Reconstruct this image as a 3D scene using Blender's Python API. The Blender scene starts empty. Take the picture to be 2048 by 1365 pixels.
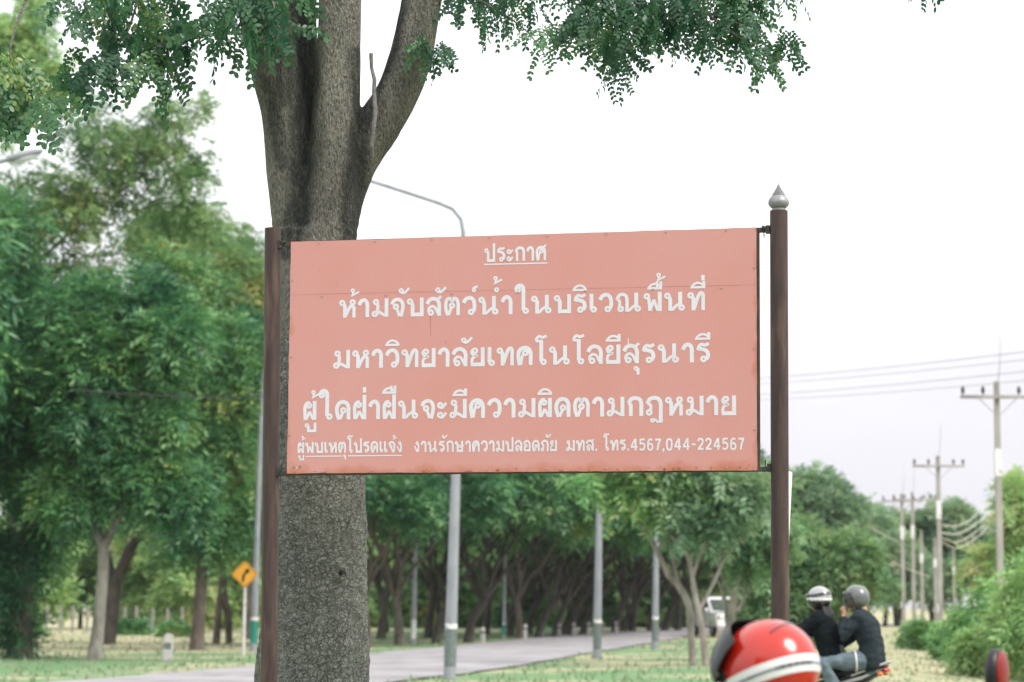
import bpy, bmesh, math, random
import numpy as np
from mathutils import Vector, Matrix, noise as mnoise

# ------------------------------------------------------------------ camera, sky, sun, exposure
SC = bpy.context.scene
COL = SC.collection
rad = math.radians
FPX, CAM_H = 5120.0, 1.5
PITCH = math.atan((1205 - 682.5) / FPX)
cam = bpy.data.cameras.new("camera"); cam_o = bpy.data.objects.new("camera", cam); COL.objects.link(cam_o)
cam.sensor_width = 36.0; cam.lens = 90.0
cam.clip_start = 0.1; cam.clip_end = 4000.0
cam_o.location = (0, 0, CAM_H); cam_o.rotation_euler = (math.pi / 2 + PITCH, 0, 0)
cam.dof.use_dof = True; cam.dof.focus_distance = 12.95; cam.dof.aperture_fstop = 3.8
SC.camera = cam_o

W = bpy.data.worlds.new("World"); SC.world = W; W.use_nodes = True
SUN_EL, SUN_AZ = rad(50), rad(125)          # azimuth clockwise from +Y (the view direction): behind the camera, to its right
def build_world():
    nt = W.node_tree; N = nt.nodes; L = nt.links
    for n in list(N): N.remove(n)
    out = N.new("ShaderNodeOutputWorld"); bg = N.new("ShaderNodeBackground")
    sky = N.new("ShaderNodeTexSky"); sky.sky_type = 'NISHITA'; sky.sun_disc = False
    sky.sun_elevation = SUN_EL; sky.sun_rotation = SUN_AZ; sky.dust_density = 4.0; sky.air_density = 1.0
    tc = N.new("ShaderNodeTexCoord"); sep = N.new("ShaderNodeSeparateXYZ")
    L.new(tc.outputs['Generated'], sep.inputs[0])
    ramp = N.new("ShaderNodeValToRGB")         # overcast: dimmer and a little lilac low down, brightest overhead
    e = ramp.color_ramp.elements
    e[0].position = 0.0; e[0].color = (.50, .485, .53, 1)
    e[1].position = 0.55; e[1].color = (1, 1, 1, 1)
    m = e.new(0.06); m.color = (.525, .515, .55, 1)
    m = e.new(0.09); m.color = (.565, .556, .59, 1)
    m = e.new(0.15); m.color = (.80, .80, .82, 1)
    L.new(sep.outputs['Z'], ramp.inputs[0])
    nz = N.new("ShaderNodeTexNoise"); nz.inputs['Scale'].default_value = 3.0; nz.inputs['Detail'].default_value = 6
    mp = N.new("ShaderNodeMapping"); mp.inputs['Scale'].default_value = (1, 1, 4)
    L.new(tc.outputs['Generated'], mp.inputs[0]); L.new(mp.outputs[0], nz.inputs['Vector'])
    mr = N.new("ShaderNodeMapRange"); mr.inputs['From Min'].default_value = .3; mr.inputs['From Max'].default_value = .7
    mr.inputs['To Min'].default_value = 15.5; mr.inputs['To Max'].default_value = 18.0
    L.new(nz.outputs['Fac'], mr.inputs['Value'])
    mul = N.new("ShaderNodeVectorMath"); mul.operation = 'SCALE'
    L.new(ramp.outputs['Color'], mul.inputs[0]); L.new(mr.outputs[0], mul.inputs['Scale'])
    mix = N.new("ShaderNodeMix"); mix.data_type = 'RGBA'; mix.inputs[0].default_value = 0.86
    L.new(sky.outputs[0], mix.inputs[6]); L.new(mul.outputs[0], mix.inputs[7])
    L.new(mix.outputs[2], bg.inputs['Color']); bg.inputs['Strength'].default_value = 0.08
    L.new(bg.outputs[0], out.inputs['Surface'])
build_world()
sun = bpy.data.lights.new("sun", 'SUN'); sun.energy = 2.3; sun.angle = rad(26); sun.color = (1, .95, .87)
sun_o = bpy.data.objects.new("sun", sun); COL.objects.link(sun_o)
sd = Vector((math.sin(SUN_AZ) * math.cos(SUN_EL), math.cos(SUN_AZ) * math.cos(SUN_EL), math.sin(SUN_EL)))
sun_o.rotation_euler = sd.to_track_quat('Z', 'Y').to_euler(); sun_o.location = (20, -20, 40)
VS = SC.view_settings
SC.display_settings.display_device = 'sRGB'
VS.view_transform = 'Standard'; VS.look = 'None'; VS.gamma = 1.0; VS.use_curve_mapping = False; VS.exposure = 0.56
SC.render.film_transparent = False
SC.cycles.max_bounces = 6; SC.cycles.transparent_max_bounces = 6; SC.cycles.diffuse_bounces = 3
SC.cycles.sample_clamp_indirect = 4.0

# ------------------------------------------------------------------ helpers
def at(px, py, Y):
    """world point seen at photo pixel (px,py) at distance Y along the view"""
    xc = (px - 1024) / FPX; yc = (682.5 - py) / FPX
    d = Vector((xc, math.cos(PITCH) - yc * math.sin(PITCH), math.sin(PITCH) + yc * math.cos(PITCH)))
    return Vector((0, 0, CAM_H)) + d * (Y / d.y)
def ray_plane(px, py, p0, n):
    xc = (px - 1024) / FPX; yc = (682.5 - py) / FPX
    d = Vector((xc, math.cos(PITCH) - yc * math.sin(PITCH), math.sin(PITCH) + yc * math.cos(PITCH)))
    o = Vector((0, 0, CAM_H)); return o + d * ((p0 - o).dot(n) / d.dot(n))
def sm(a, b, x):
    t = min(1, max(0, (x - a) / (b - a))); return t * t * (3 - 2 * t)

def link(o, parent=None):
    COL.objects.link(o)
    if parent is not None: o.parent = parent
    return o
def tag(o, label=None, cat=None, group=None, kind=None):
    if label: o["label"] = label
    if cat: o["category"] = cat
    if group: o["group"] = group
    if kind: o["kind"] = kind
    return o
def thing(name, label, cat, loc=(0, 0, 0), rz=0.0, group=None):
    o = bpy.data.objects.new(name, None); o.empty_display_size = .2
    o.location = loc; o.rotation_euler = (0, 0, rz); link(o)
    return tag(o, label, cat, group)
def copy_tree(o, parent=None):
    c = o.copy(); COL.objects.link(c)
    if parent is not None: c.parent = parent
    for ch in list(o.children): copy_tree(ch, c)
    return c

class MB:
    """collects vertices and faces, then links them as ONE mesh object"""
    def __init__(s): s.v = []; s.f = []
    def add(s, vs, fs):
        n = len(s.v); s.v += [tuple(p) for p in vs]; s.f += [tuple(i + n for i in f) for f in fs]; return s
    def box(s, c, size, rot=None):
        x, y, z = [k / 2 for k in size]
        vs = [Vector(p) for p in ((-x, -y, -z), (x, -y, -z), (x, y, -z), (-x, y, -z), (-x, -y, z), (x, -y, z), (x, y, z), (-x, y, z))]
        if rot is not None: vs = [rot @ p for p in vs]
        c = Vector(c)
        return s.add([p + c for p in vs], [(0, 3, 2, 1), (4, 5, 6, 7), (0, 1, 5, 4), (1, 2, 6, 5), (2, 3, 7, 6), (3, 0, 4, 7)])
    def tube(s, pts, rads, seg=12, caps=True, round_=False, flat=None):
        """swept tube; rads a number or one radius per point; flat=(axis, k) squashes the section along axis"""
        pts = [Vector(p) for p in pts]
        if isinstance(rads, (int, float)): rads = [rads] * len(pts)
        rads = list(rads)
        if round_:
            d0 = (pts[0] - pts[1]).normalized(); d1 = (pts[-1] - pts[-2]).normalized()
            pre = [(pts[0] + d0 * rads[0] * math.sin(a), rads[0] * math.cos(a)) for a in (1.45, 1.1, .7, .35)]
            post = [(pts[-1] + d1 * rads[-1] * math.sin(a), rads[-1] * math.cos(a)) for a in (.35, .7, 1.1, 1.45)]
            pts = [p for p, r in pre] + pts + [p for p, r in post]; rads = [r for p, r in pre] + rads + [r for p, r in post]
        n = len(pts); T = []
        for i in range(n):
            t = pts[min(i + 1, n - 1)] - pts[max(i - 1, 0)]
            T.append(t.normalized() if t.length > 1e-9 else Vector((0, 0, 1)))
        u = T[0].orthogonal().normalized(); base = len(s.v)
        for i in range(n):
            u = (u - T[i] * u.dot(T[i])).normalized(); w = T[i].cross(u)
            for k in range(seg):
                a = 2 * math.pi * k / seg
                q = (u * math.cos(a) + w * math.sin(a)) * rads[i]
                if flat: ax = Vector(flat[0]); q = q - ax * q.dot(ax) * (1 - flat[1])
                s.v.append(tuple(pts[i] + q))
        for i in range(n - 1):
            for k in range(seg):
                a = base + i * seg + k; b = base + i * seg + (k + 1) % seg
                s.f.append((a, b, b + seg, a + seg))
        if caps:
            s.f.append(tuple(base + k for k in reversed(range(seg)))); s.f.append(tuple(base + (n - 1) * seg + k for k in range(seg)))
        return s
    def lathe(s, prof, c=(0, 0, 0), seg=24, rot=None, caps=True):
        base = len(s.v); c = Vector(c)
        for r, z in prof:
            for k in range(seg):
                a = 2 * math.pi * k / seg; p = Vector((r * math.cos(a), r * math.sin(a), z))
                if rot is not None: p = rot @ p
                s.v.append(tuple(p + c))
        for i in range(len(prof) - 1):
            for k in range(seg):
                a = base + i * seg + k; b = base + i * seg + (k + 1) % seg
                s.f.append((a, b, b + seg, a + seg))
        if caps:
            s.f.append(tuple(base + k for k in reversed(range(seg)))); s.f.append(tuple(base + (len(prof) - 1) * seg + k for k in range(seg)))
        return s
    def ball(s, c, r, seg=16, rings=10, rot=None):
        if isinstance(r, (int, float)): r = (r, r, r)
        base = len(s.v); c = Vector(c)
        for i in range(rings + 1):
            t = math.pi * (i + .02) / (rings + .04) - math.pi / 2
            for k in range(seg):
                a = 2 * math.pi * k / seg
                p = Vector((r[0] * math.cos(t) * math.cos(a), r[1] * math.cos(t) * math.sin(a), r[2] * math.sin(t)))
                if rot is not None: p = rot @ p
                s.v.append(tuple(p + c))
        for i in range(rings):
            for k in range(seg):
                a = base + i * seg + k; b = base + i * seg + (k + 1) % seg
                s.f.append((a, b, b + seg, a + seg))
        s.f.append(tuple(base + k for k in reversed(range(seg)))); s.f.append(tuple(base + rings * seg + k for k in range(seg)))
        return s
    def torus(s, c, R, r, axis=(0, 1, 0), seg=28, ts=10):
        ax = Vector(axis).normalized(); u = ax.orthogonal().normalized(); w = ax.cross(u); c = Vector(c); base = len(s.v)
        for i in range(seg):
            a = 2 * math.pi * i / seg; d = u * math.cos(a) + w * math.sin(a)
            for k in range(ts):
                b = 2 * math.pi * k / ts; s.v.append(tuple(c + d * (R + r * math.cos(b)) + ax * r * math.sin(b)))
        for i in range(seg):
            for k in range(ts):
                a = base + i * ts; b = base + ((i + 1) % seg) * ts; k2 = (k + 1) % ts
                s.f.append((a + k, b + k, b + k2, a + k2))
        return s
    def mesh(s, name):
        me = bpy.data.meshes.new(name); me.from_pydata(s.v, [], s.f); me.update(); return me
    def build(s, name, mat, parent=None, smooth=False, bevel=0.0):
        me = s.mesh(name)
        if bevel > 0:
            bm = bmesh.new(); bm.from_mesh(me)
            bmesh.ops.bevel(bm, geom=bm.edges[:], offset=bevel, segments=2, affect='EDGES', profile=.5, clamp_overlap=True)
            bm.to_mesh(me); bm.free()
        if mat: me.materials.append(mat)
        o = link(bpy.data.objects.new(name, me), parent)
        if smooth: shade(me)
        return o
def shade(me, ang=40):
    for p in me.polygons: p.use_smooth = True
    try: me.set_sharp_from_angle(angle=rad(ang))
    except Exception: pass

def fused(mb, name, mat, parent=None, voxel=.02, smooth=4, fn=None):
    """one continuous surface from overlapping pieces"""
    me = mb.mesh(name + "_src"); o = bpy.data.objects.new(name, me); COL.objects.link(o)
    m = o.modifiers.new("r", 'REMESH'); m.mode = 'VOXEL'; m.voxel_size = voxel; m.use_smooth_shade = True
    if smooth:
        m2 = o.modifiers.new("s", 'SMOOTH'); m2.iterations = smooth; m2.factor = .5
    dg = bpy.context.evaluated_depsgraph_get(); dg.update()
    new = bpy.data.meshes.new_from_object(o.evaluated_get(dg)); new.name = name
    o.modifiers.clear(); o.data = new; bpy.data.meshes.remove(me)
    if fn: fn(new)
    new.materials.clear(); new.materials.append(mat)
    new.polygons.foreach_set("use_smooth", [True] * len(new.polygons)); new.update()
    if parent is not None: o.parent = parent
    return o

def np_mesh(name, V, F, mat, parent=None, smooth=False, tone=None):
    """V (n,3) vertices; F (m,k) faces of k corners"""
    V = np.ascontiguousarray(V, dtype=np.float32); F = np.ascontiguousarray(F, dtype=np.int32)
    me = bpy.data.meshes.new(name); m, k = F.shape
    me.vertices.add(len(V)); me.vertices.foreach_set("co", V.ravel())
    me.loops.add(m * k); me.loops.foreach_set("vertex_index", F.ravel())
    me.polygons.add(m); me.polygons.foreach_set("loop_start", np.arange(0, m * k, k, dtype=np.int32))
    if smooth: me.polygons.foreach_set("use_smooth", np.ones(m, dtype=bool))
    me.update(calc_edges=True); me.materials.append(mat)
    if tone is not None: me.attributes.new('tone', 'FLOAT', 'POINT').data.foreach_set('value', np.ascontiguousarray(tone, dtype=np.float32))
    return link(bpy.data.objects.new(name, me), parent)

# ------------------------------------------------------------------ materials
def srgb(r, g, b, k=1.0):
    f = lambda c: (c / 255 / 12.92 if c / 255 <= .04045 else ((c / 255 + .055) / 1.055) ** 2.4) * k
    return (f(r), f(g), f(b), 1)
def c4(c): return tuple(c) if len(c) == 4 else (c[0], c[1], c[2], 1)
def pm(name, c1, c2=None, scale=8.0, rough=.7, bump=0.0, bump_scale=None, metal=0.0, stretch=(1, 1, 1), lo=.35, hi=.65, coat=0.0, spec=.4, detail=5, extra=None):
    """principled material, two colours mixed by noise in object space, optional bump and a third sparse colour"""
    m = bpy.data.materials.new(name); m.use_nodes = True; nt = m.node_tree; N = nt.nodes; L = nt.links
    b = N['Principled BSDF']; b.inputs['Roughness'].default_value = rough; b.inputs['Metallic'].default_value = metal
    b.inputs['Specular IOR Level'].default_value = spec; b.inputs['Coat Weight'].default_value = coat
    if coat: b.inputs['Coat Roughness'].default_value = .06
    tc = N.new("ShaderNodeTexCoord"); mp = N.new("ShaderNodeMapping"); mp.inputs['Scale'].default_value = stretch
    L.new(tc.outputs['Object'], mp.inputs[0])
    c2 = c2 or tuple(min(1, x * 1.25) for x in c1[:3])
    nz = N.new("ShaderNodeTexNoise"); nz.inputs['Scale'].default_value = scale; nz.inputs['Detail'].default_value = detail
    nz.inputs['Roughness'].default_value = .6
    L.new(mp.outputs[0], nz.inputs['Vector'])
    rp = N.new("ShaderNodeValToRGB"); e = rp.color_ramp.elements
    e[0].position = lo; e[0].color = c4(c1); e[1].position = hi; e[1].color = c4(c2)
    L.new(nz.outputs['Fac'], rp.inputs[0]); col = rp.outputs[0]
    if extra:                                            # (colour, scale, from, to)
        n2 = N.new("ShaderNodeTexNoise"); n2.inputs['Scale'].default_value = extra[1]; n2.inputs['Detail'].default_value = 4
        L.new(mp.outputs[0], n2.inputs['Vector'])
        mr = N.new("ShaderNodeMapRange"); mr.inputs['From Min'].default_value = extra[2]; mr.inputs['From Max'].default_value = extra[3]
        L.new(n2.outputs['Fac'], mr.inputs['Value'])
        mx = N.new("ShaderNodeMix"); mx.data_type = 'RGBA'; L.new(mr.outputs[0], mx.inputs[0]); L.new(col, mx.inputs[6]); mx.inputs[7].default_value = c4(extra[0])
        col = mx.outputs[2]
    L.new(col, b.inputs['Base Color'])
    if bump:
        n3 = N.new("ShaderNodeTexNoise"); n3.inputs['Scale'].default_value = bump_scale or scale * 4; n3.inputs['Detail'].default_value = 5
        L.new(mp.outputs[0], n3.inputs['Vector'])
        bp = N.new("ShaderNodeBump"); bp.inputs['Strength'].default_value = bump; bp.inputs['Distance'].default_value = .02
        L.new(n3.outputs['Fac'], bp.inputs['Height']); L.new(bp.outputs[0], b.inputs['Normal'])
    return m
def leaf_mat(name, cols, trans=.35, spread=.5, patch=1.3):
    """leaf by leaf colour: cols from common to rare"""
    m = bpy.data.materials.new(name); m.use_nodes = True; nt = m.node_tree; N = nt.nodes; L = nt.links
    for n in list(N): N.remove(n)
    out = N.new("ShaderNodeOutputMaterial"); geo = N.new("ShaderNodeNewGeometry"); tc = N.new("ShaderNodeTexCoord"); oi = N.new("ShaderNodeObjectInfo")
    nz = N.new("ShaderNodeTexNoise"); nz.inputs['Scale'].default_value = .45; nz.inputs['Detail'].default_value = 3
    L.new(tc.outputs['Object'], nz.inputs['Vector'])
    a = N.new("ShaderNodeMath"); a.operation = 'MULTIPLY_ADD'; a.inputs[1].default_value = spread
    tn = N.new("ShaderNodeAttribute"); tn.attribute_name = "tone"; w1 = N.new("ShaderNodeMix"); w1.inputs[0].default_value = .3
    L.new(tn.outputs['Fac'], w1.inputs[2]); L.new(geo.outputs['Random Per Island'], w1.inputs[3]); L.new(w1.outputs[0], a.inputs[0])
    s = N.new("ShaderNodeMath"); s.operation = 'MULTIPLY_ADD'; L.new(nz.outputs['Fac'], s.inputs[0]); s.inputs[1].default_value = patch; s.inputs[2].default_value = .23 - .5 * patch
    L.new(s.outputs[0], a.inputs[2])
    q = N.new("ShaderNodeMath"); q.operation = 'MULTIPLY_ADD'; L.new(oi.outputs['Random'], q.inputs[0]); q.inputs[1].default_value = .2; L.new(a.outputs[0], q.inputs[2])
    rp = N.new("ShaderNodeValToRGB"); e = rp.color_ramp.elements
    e[0].position = .05; e[0].color = c4(cols[0]); e[1].position = 1.0; e[1].color = c4(cols[-1])
    for i, c in enumerate(cols[1:-1]):
        k = e.new(.05 + .87 * (i + 1) / (len(cols) - 2)); k.color = c4(c)
    L.new(q.outputs[0], rp.inputs[0])
    d = N.new("ShaderNodeBsdfDiffuse"); t = N.new("ShaderNodeBsdfTranslucent"); g = N.new("ShaderNodeBsdfGlossy"); g.inputs['Roughness'].default_value = .45
    L.new(rp.outputs[0], d.inputs['Color']); L.new(rp.outputs[0], t.inputs['Color'])
    m1 = N.new("ShaderNodeMixShader"); m1.inputs[0].default_value = trans; L.new(d.outputs[0], m1.inputs[1]); L.new(t.outputs[0], m1.inputs[2])
    m2 = N.new("ShaderNodeMixShader"); m2.inputs[0].default_value = .045; L.new(m1.outputs[0], m2.inputs[1]); L.new(g.outputs[0], m2.inputs[2])
    L.new(m2.outputs[0], out.inputs['Surface'])
    return m
RNG = np.random.default_rng(7)
random.seed(7)
# ------------------------------------------------------------------ the sign's lettering: a looped Thai letterform drawn as strokes
# each glyph: (width, [strokes]); ('s',pts[,w]) smooth, ('l',pts[,w]) mitred, ('o',x,y[,r[,w]]) ring. letter height 1, baseline 0
def _g():
    G = {}
    S = lambda *p, w=.20: ('s', p, w)
    Ln = lambda *p, w=.20: ('l', p, w)
    O = lambda x, y, r=.108, w=.125: ('o', x, y, r, w)
    arch = S((.06, .64), (.14, .82), (.29, .91), (.43, .84), (.49, .66), (.49, .4), (.49, 0))
    nlead = [O(.15, .78), S((.23, .72), (.28, .62), (.29, .5), (.29, .25), (.29, 0))]
    G['ก'] = (.80, [Ln((.19, 0), (.19, .56), (.09, .68), w=.17), S((.09, .66), (.22, .86), (.42, .91), (.63, .84), (.71, .64), (.71, .3), (.71, 0))])
    G['า'] = (.58, [arch])
    G['ร'] = (.66, [O(.35, .16), S((.10, .585), (.16, .69), (.30, .65), (.45, .60), (.55, .48), (.56, .30), (.48, .14)),
                    S((.08, .60), (.13, .80), (.26, .905), (.42, .86), (.61, .95), w=.15)])
    G['ะ'] = (.48, [O(.14, .67), S((.14, .56), (.27, .56), (.45, .80), w=.12), O(.14, .17), S((.14, .06), (.27, .06), (.45, .30), w=.12)])
    G['ป'] = (.84, [O(.15, .78), S((.23, .72), (.28, .62), (.29, .5), (.29, .09)), Ln((.20, .09), (.75, .09), (.75, 1.27))])
    G['บ'] = (.86, [O(.15, .78), S((.23, .72), (.28, .62), (.29, .5), (.29, .09)), Ln((.20, .09), (.77, .09), (.77, .98))])
    G['พ'] = (.90, [O(.15, .78), S((.22, .70), (.26, .55), (.30, .02), w=.16), Ln((.31, .03), (.50, .60), w=.14), Ln((.50, .60), (.70, .03), w=.14), Ln((.80, 0), (.80, 1))])
    ph = [O(.32, .745, .10), S((.36, .89), (.22, .87), (.11, .70), (.10, .42), (.12, 0), w=.16), Ln((.16, .02), (.35, .42), w=.13), Ln((.35, .42), (.54, .02), w=.13)]
    G['ผ'] = (.70, ph + [Ln((.61, 0), (.61, .98))])
    G['ฝ'] = (.70, ph + [Ln((.61, 0), (.61, 1.26))])
    G['ห'] = (.86, nlead + [O(.70, .80), S((.33, .10), (.48, .42), (.62, .60), (.76, .54), (.77, .3), (.77, 0), w=.16)])
    G['ม'] = (.88, [O(.23, .79), O(.17, .16), S((.30, .70), (.33, .58), (.31, .35), (.27, .20), w=.16), S((.24, .09), (.38, .25), (.55, .17), (.74, .06), w=.14), Ln((.79, 0), (.79, .98))])
    G['จ'] = (.73, [S((.06, .64), (.16, .83), (.36, .91), (.55, .83), (.64, .62), (.62, .34), (.53, 0), w=.17), O(.27, .52), S((.31, .42), (.38, .26), (.45, .01), w=.14)])
    lo = [S((.06, .62), (.18, .83), (.38, .905), (.59, .83), (.69, .62), (.69, .3), (.69, 0)), O(.26, .17, .11), S((.13, .20), (.15, .38), (.29, .50), (.44, .46), (.54, .32), (.62, .12), w=.13)]
    G['ล'] = (.78, lo)
    G['ส'] = (.80, lo + [Ln((.56, .80), (.80, 1.03), w=.13)])
    G['ด'] = (.80, [S((.22, 0), (.12, .30), (.10, .60), (.22, .84), (.42, .91), (.61, .84), (.71, .62), (.71, .3), (.71, 0)), O(.44, .47), S((.41, .36), (.35, .22), (.26, .01), w=.14)])
    G['ค'] = (.80, [S((.17, 0), (.11, .32), (.10, .62), (.22, .84), (.42, .91), (.61, .84), (.71, .62), (.71, .3), (.71, 0)), O(.44, .64), S((.34, .57), (.27, .40), (.21, .02), w=.14)])
    G['ต'] = (.84, [S((.22, 0), (.12, .30), (.10, .60), (.18, .84), (.32, .89), (.43, .77), (.54, .89), (.67, .84), (.75, .62), (.75, .3), (.75, 0), w=.165), O(.43, .52), S((.40, .42), (.34, .28), (.25, .01), w=.14)])
    G['ศ'] = (.82, G['ค'][1] + [Ln((.56, .82), (.80, 1.07), w=.13)])
    G['ว'] = (.71, [S((.06, .64), (.17, .83), (.36, .91), (.54, .83), (.62, .62), (.62, .36), (.56, .18)), O(.45, .16)])
    G['น'] = (1.03, nlead + [S((.29, .07), (.42, .09), (.56, .24), (.74, .36), w=.13), Ln((.79, .98), (.79, .22)), O(.86, .165)])
    G['ณ'] = (1.30, [S((.07, .62), (.18, .84), (.34, .91), (.52, .83), (.58, .62), (.58, .3), (.58, 0), w=.16), S((.08, .64), (.20, .56), (.21, .40), (.19, .20), w=.14), O(.26, .16),
                     S((.58, .06), (.70, .08), (.84, .22), (1.0, .34), w=.12), Ln((1.05, .98), (1.05, .22)), O(1.12, .165)])
    G['ท'] = (.86, nlead + [S((.33, .12), (.47, .56), (.58, .82), (.68, .90), (.77, .80), (.77, .5), (.77, 0), w=.165)])
    G['ย'] = (.74, [O(.25, .80), S((.15, .86), (.09, .72), (.18, .58), (.34, .53), (.16, .44), (.10, .28), (.11, .04), w=.13), Ln((.05, .09), (.65, .09), (.65, .98))])
    G['ใ'] = (.72, [O(.15, 1.28), S((.06, 1.30), (.14, 1.45), (.29, 1.50), (.42, 1.40), (.44, 1.2), (.44, .6), (.44, .2)), O(.56, .16)])
    G['เ'] = (.36, [Ln((.12, .98), (.12, .18)), O(.23, .16)])
    G['แ'] = (.82, [Ln((.12, .98), (.12, .18)), O(.23, .16), Ln((.58, .98), (.58, .18)), O(.69, .16)])
    G['โ'] = (.58, [S((.05, 1.24), (.10, 1.40), (.22, 1.48), (.38, 1.42), (.58, 1.50), w=.13), Ln((.03, 1.24), (.38, 1.24), w=.12), Ln((.31, 1.28), (.31, .2)), O(.42, .16)])
    G['ฎ'] = (.84, [S((.08, .60), (.20, .84), (.42, .91), (.64, .84), (.74, .62), (.74, .2), (.74, -.34)), S((.10, .62), (.24, .54), (.25, .40), (.23, .24), w=.14), O(.17, .18), O(.33, -.22, .075, .09), S((.36, -.30), (.47, -.18), (.58, -.30), (.76, -.29), w=.10)])
    G['ภ'] = (.80, [S((.08, .62), (.20, .84), (.42, .91), (.62, .84), (.71, .62), (.71, .3), (.71, 0)), S((.10, .64), (.26, .54), (.27, .40), (.26, .16), w=.15), O(.16, .15)])
    G['ง'] = (.60, [O(.33, .80), S((.42, .76), (.48, .58), (.47, .35), (.42, .04), w=.16), S((.44, .08), (.30, .12), (.08, .54), w=.14)])
    G['ษ'] = (.96, [O(.15, .78), S((.23, .72), (.28, .62), (.29, .5), (.29, .09)), Ln((.20, .09), (.77, .09), (.77, .98)), O(.50, .52, .085, .10), S((.54, .44), (.68, .40), (.94, .60), w=.12)])
    G['อ'] = (.74, [S((.06, .66), (.17, .84), (.36, .91), (.55, .84), (.65, .62), (.65, .35), (.65, .09), w=.17), Ln((.73, .09), (.10, .09), w=.16), S((.12, .06), (.11, .25), (.16, .42), w=.15), O(.24, .50)])
    G['0'] = (.72, [S((.36, .98), (.17, .90), (.10, .55), (.17, .12), (.36, .04), (.55, .12), (.62, .55), (.55, .90), (.36, .98), w=.17)])
    G['2'] = (.70, [S((.10, .74), (.16, .92), (.34, .98), (.54, .90), (.58, .72), (.46, .48), (.14, .12), w=.17), Ln((.05, .085), (.66, .085), w=.17)])
    G['4'] = (.76, [Ln((.54, 0), (.54, 1.04), w=.18), Ln((.48, 1.0), (.10, .34), w=.16), Ln((.03, .31), (.74, .31), w=.15)])
    G['5'] = (.70, [Ln((.62, .97), (.19, .97), w=.16), S((.17, 1.02), (.13, .54), w=.15), S((.12, .54), (.34, .64), (.56, .52), (.60, .32), (.50, .12), (.30, .05), (.08, .14), w=.16)])
    G['6'] = (.70, [S((.58, .90), (.36, .98), (.17, .80), (.11, .45), (.16, .14), (.35, .04), (.54, .12), (.60, .32), (.52, .52), (.34, .58), (.15, .44), w=.16)])
    G['7'] = (.68, [Ln((.05, .95), (.66, .95), w=.17), S((.58, .92), (.40, .55), (.28, 0), w=.17)])
    G['-'] = (.50, [Ln((.04, .50), (.48, .50), w=.15)])
    G['.'] = (.22, [Ln((.11, 0), (.11, .19), w=.19)])
    G[','] = (.22, [Ln((.12, .17), (.11, -.06), w=.17), Ln((.12, -.02), (.05, -.17), w=.10)])
    hat = [S((.06, 1.19), (.18, 1.35), (.38, 1.42), (.58, 1.35), (.70, 1.19), w=.11), Ln((.0, 1.19), (.74, 1.19), w=.11)]
    M = {}                                       # marks: strokes with x measured from the base letter's right edge
    def sh(st, dx, dy=0):
        r = []
        for k in st:
            r.append(('o', k[1] + dx, k[2] + dy, k[3], k[4]) if k[0] == 'o' else (k[0], [(x + dx, y + dy) for x, y in k[1]], k[2]))
        return r
    M['ิ'] = sh(hat, -.72); M['ี'] = sh(hat + [Ln((.67, 1.15), (.67, 1.52), w=.14)], -.72)
    M['ื'] = sh(hat + [Ln((.68, 1.15), (.68, 1.55), w=.12), Ln((.49, 1.24), (.49, 1.55), w=.11)], -.72)
    M['้'] = sh([O(.11, 1.43, .075, .085), Ln((.14, 1.36), (.08, 1.17), (.44, 1.36), w=.10)], -.26)
    M['ั'] = sh([O(.12, 1.36, .09, .10), S((.12, 1.26), (.26, 1.24), (.40, 1.34), (.54, 1.50), w=.12)], -.30)
    M['์'] = sh([O(.14, 1.32, .075, .09), S((.08, 1.38), (.18, 1.46), (.34, 1.50), w=.10)], -.25)
    M['่'] = [Ln((-.09, 1.10), (-.09, 1.38), w=.16)]
    M['ุ'] = sh([O(.12, -.26, .08, .09), Ln((.22, -.24), (.22, -.58), w=.14)], -.28)
    M['ู'] = sh([O(.11, -.29, .075, .09), Ln((.19, -.32), (.19, -.57), (.54, -.57), (.54, -.15), w=.13)], -.60)
    M['ํ'] = [O(-.10, 1.30, .085, .10)]
    return G, M, sh
GLY, MARKS, _sh = _g()

def _smooth(pts, n=6):
    P = [Vector((x, y)) for x, y in pts]
    if len(P) < 3: return P
    out = []
    for i in range(len(P) - 1):
        a = P[max(i - 1, 0)]; b = P[i]; c = P[i + 1]; d = P[min(i + 2, len(P) - 1)]
        for k in range(n):
            t = k / n
            out.append(.5 * ((2 * b) + (c - a) * t + (2 * a - 5 * b + 4 * c - d) * t * t + (3 * b - a - 3 * c + d) * t ** 3))
    out.append(P[-1]); return out
def _ribbon(P, w):
    n = len(P); L = []; R = []
    for i in range(n):
        d0 = (P[i] - P[i - 1]).normalized() if i else (P[1] - P[0]).normalized()
        d1 = (P[i + 1] - P[i]).normalized() if i < n - 1 else d0
        t = (d0 + d1); t = t.normalized() if t.length > 1e-6 else d0
        nn = Vector((-t.y, t.x)); k = 1 / max(.45, nn.dot(Vector((-d0.y, d0.x))))
        L.append(P[i] + nn * (w / 2 * k)); R.append(P[i] - nn * (w / 2 * k))
    return L, R
def layout(text, gap=.135, space=.55):
    """strokes of a whole line in letter units, and its width"""
    out = []; x = 0.0; right = 0.0; up = 0.0; tall = False
    for i, ch in enumerate(text):
        if ch == ' ': x += space; continue
        if ch == 'ำ':                                     # ring over the letter before, then the long vowel
            out += _sh(MARKS['ํ'], right)
            ch = 'า'
        if ch in MARKS:
            dy = 0.0
            if ch in '้่':
                prev = text[i - 1]
                if prev in 'ิีื': dy = .44
                elif prev in 'ฝป': dy = .28
                elif i + 1 < len(text) and text[i + 1] == 'ำ': dy = .48
            if ch in 'ีื' and text[i - 1] == 'ฝ': dy = .17
            out += _sh(MARKS[ch], right, dy); continue
        w, st = GLY[ch]
        out += _sh(st, x); right = x + w; x = right + gap
    return out, x - gap
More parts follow.
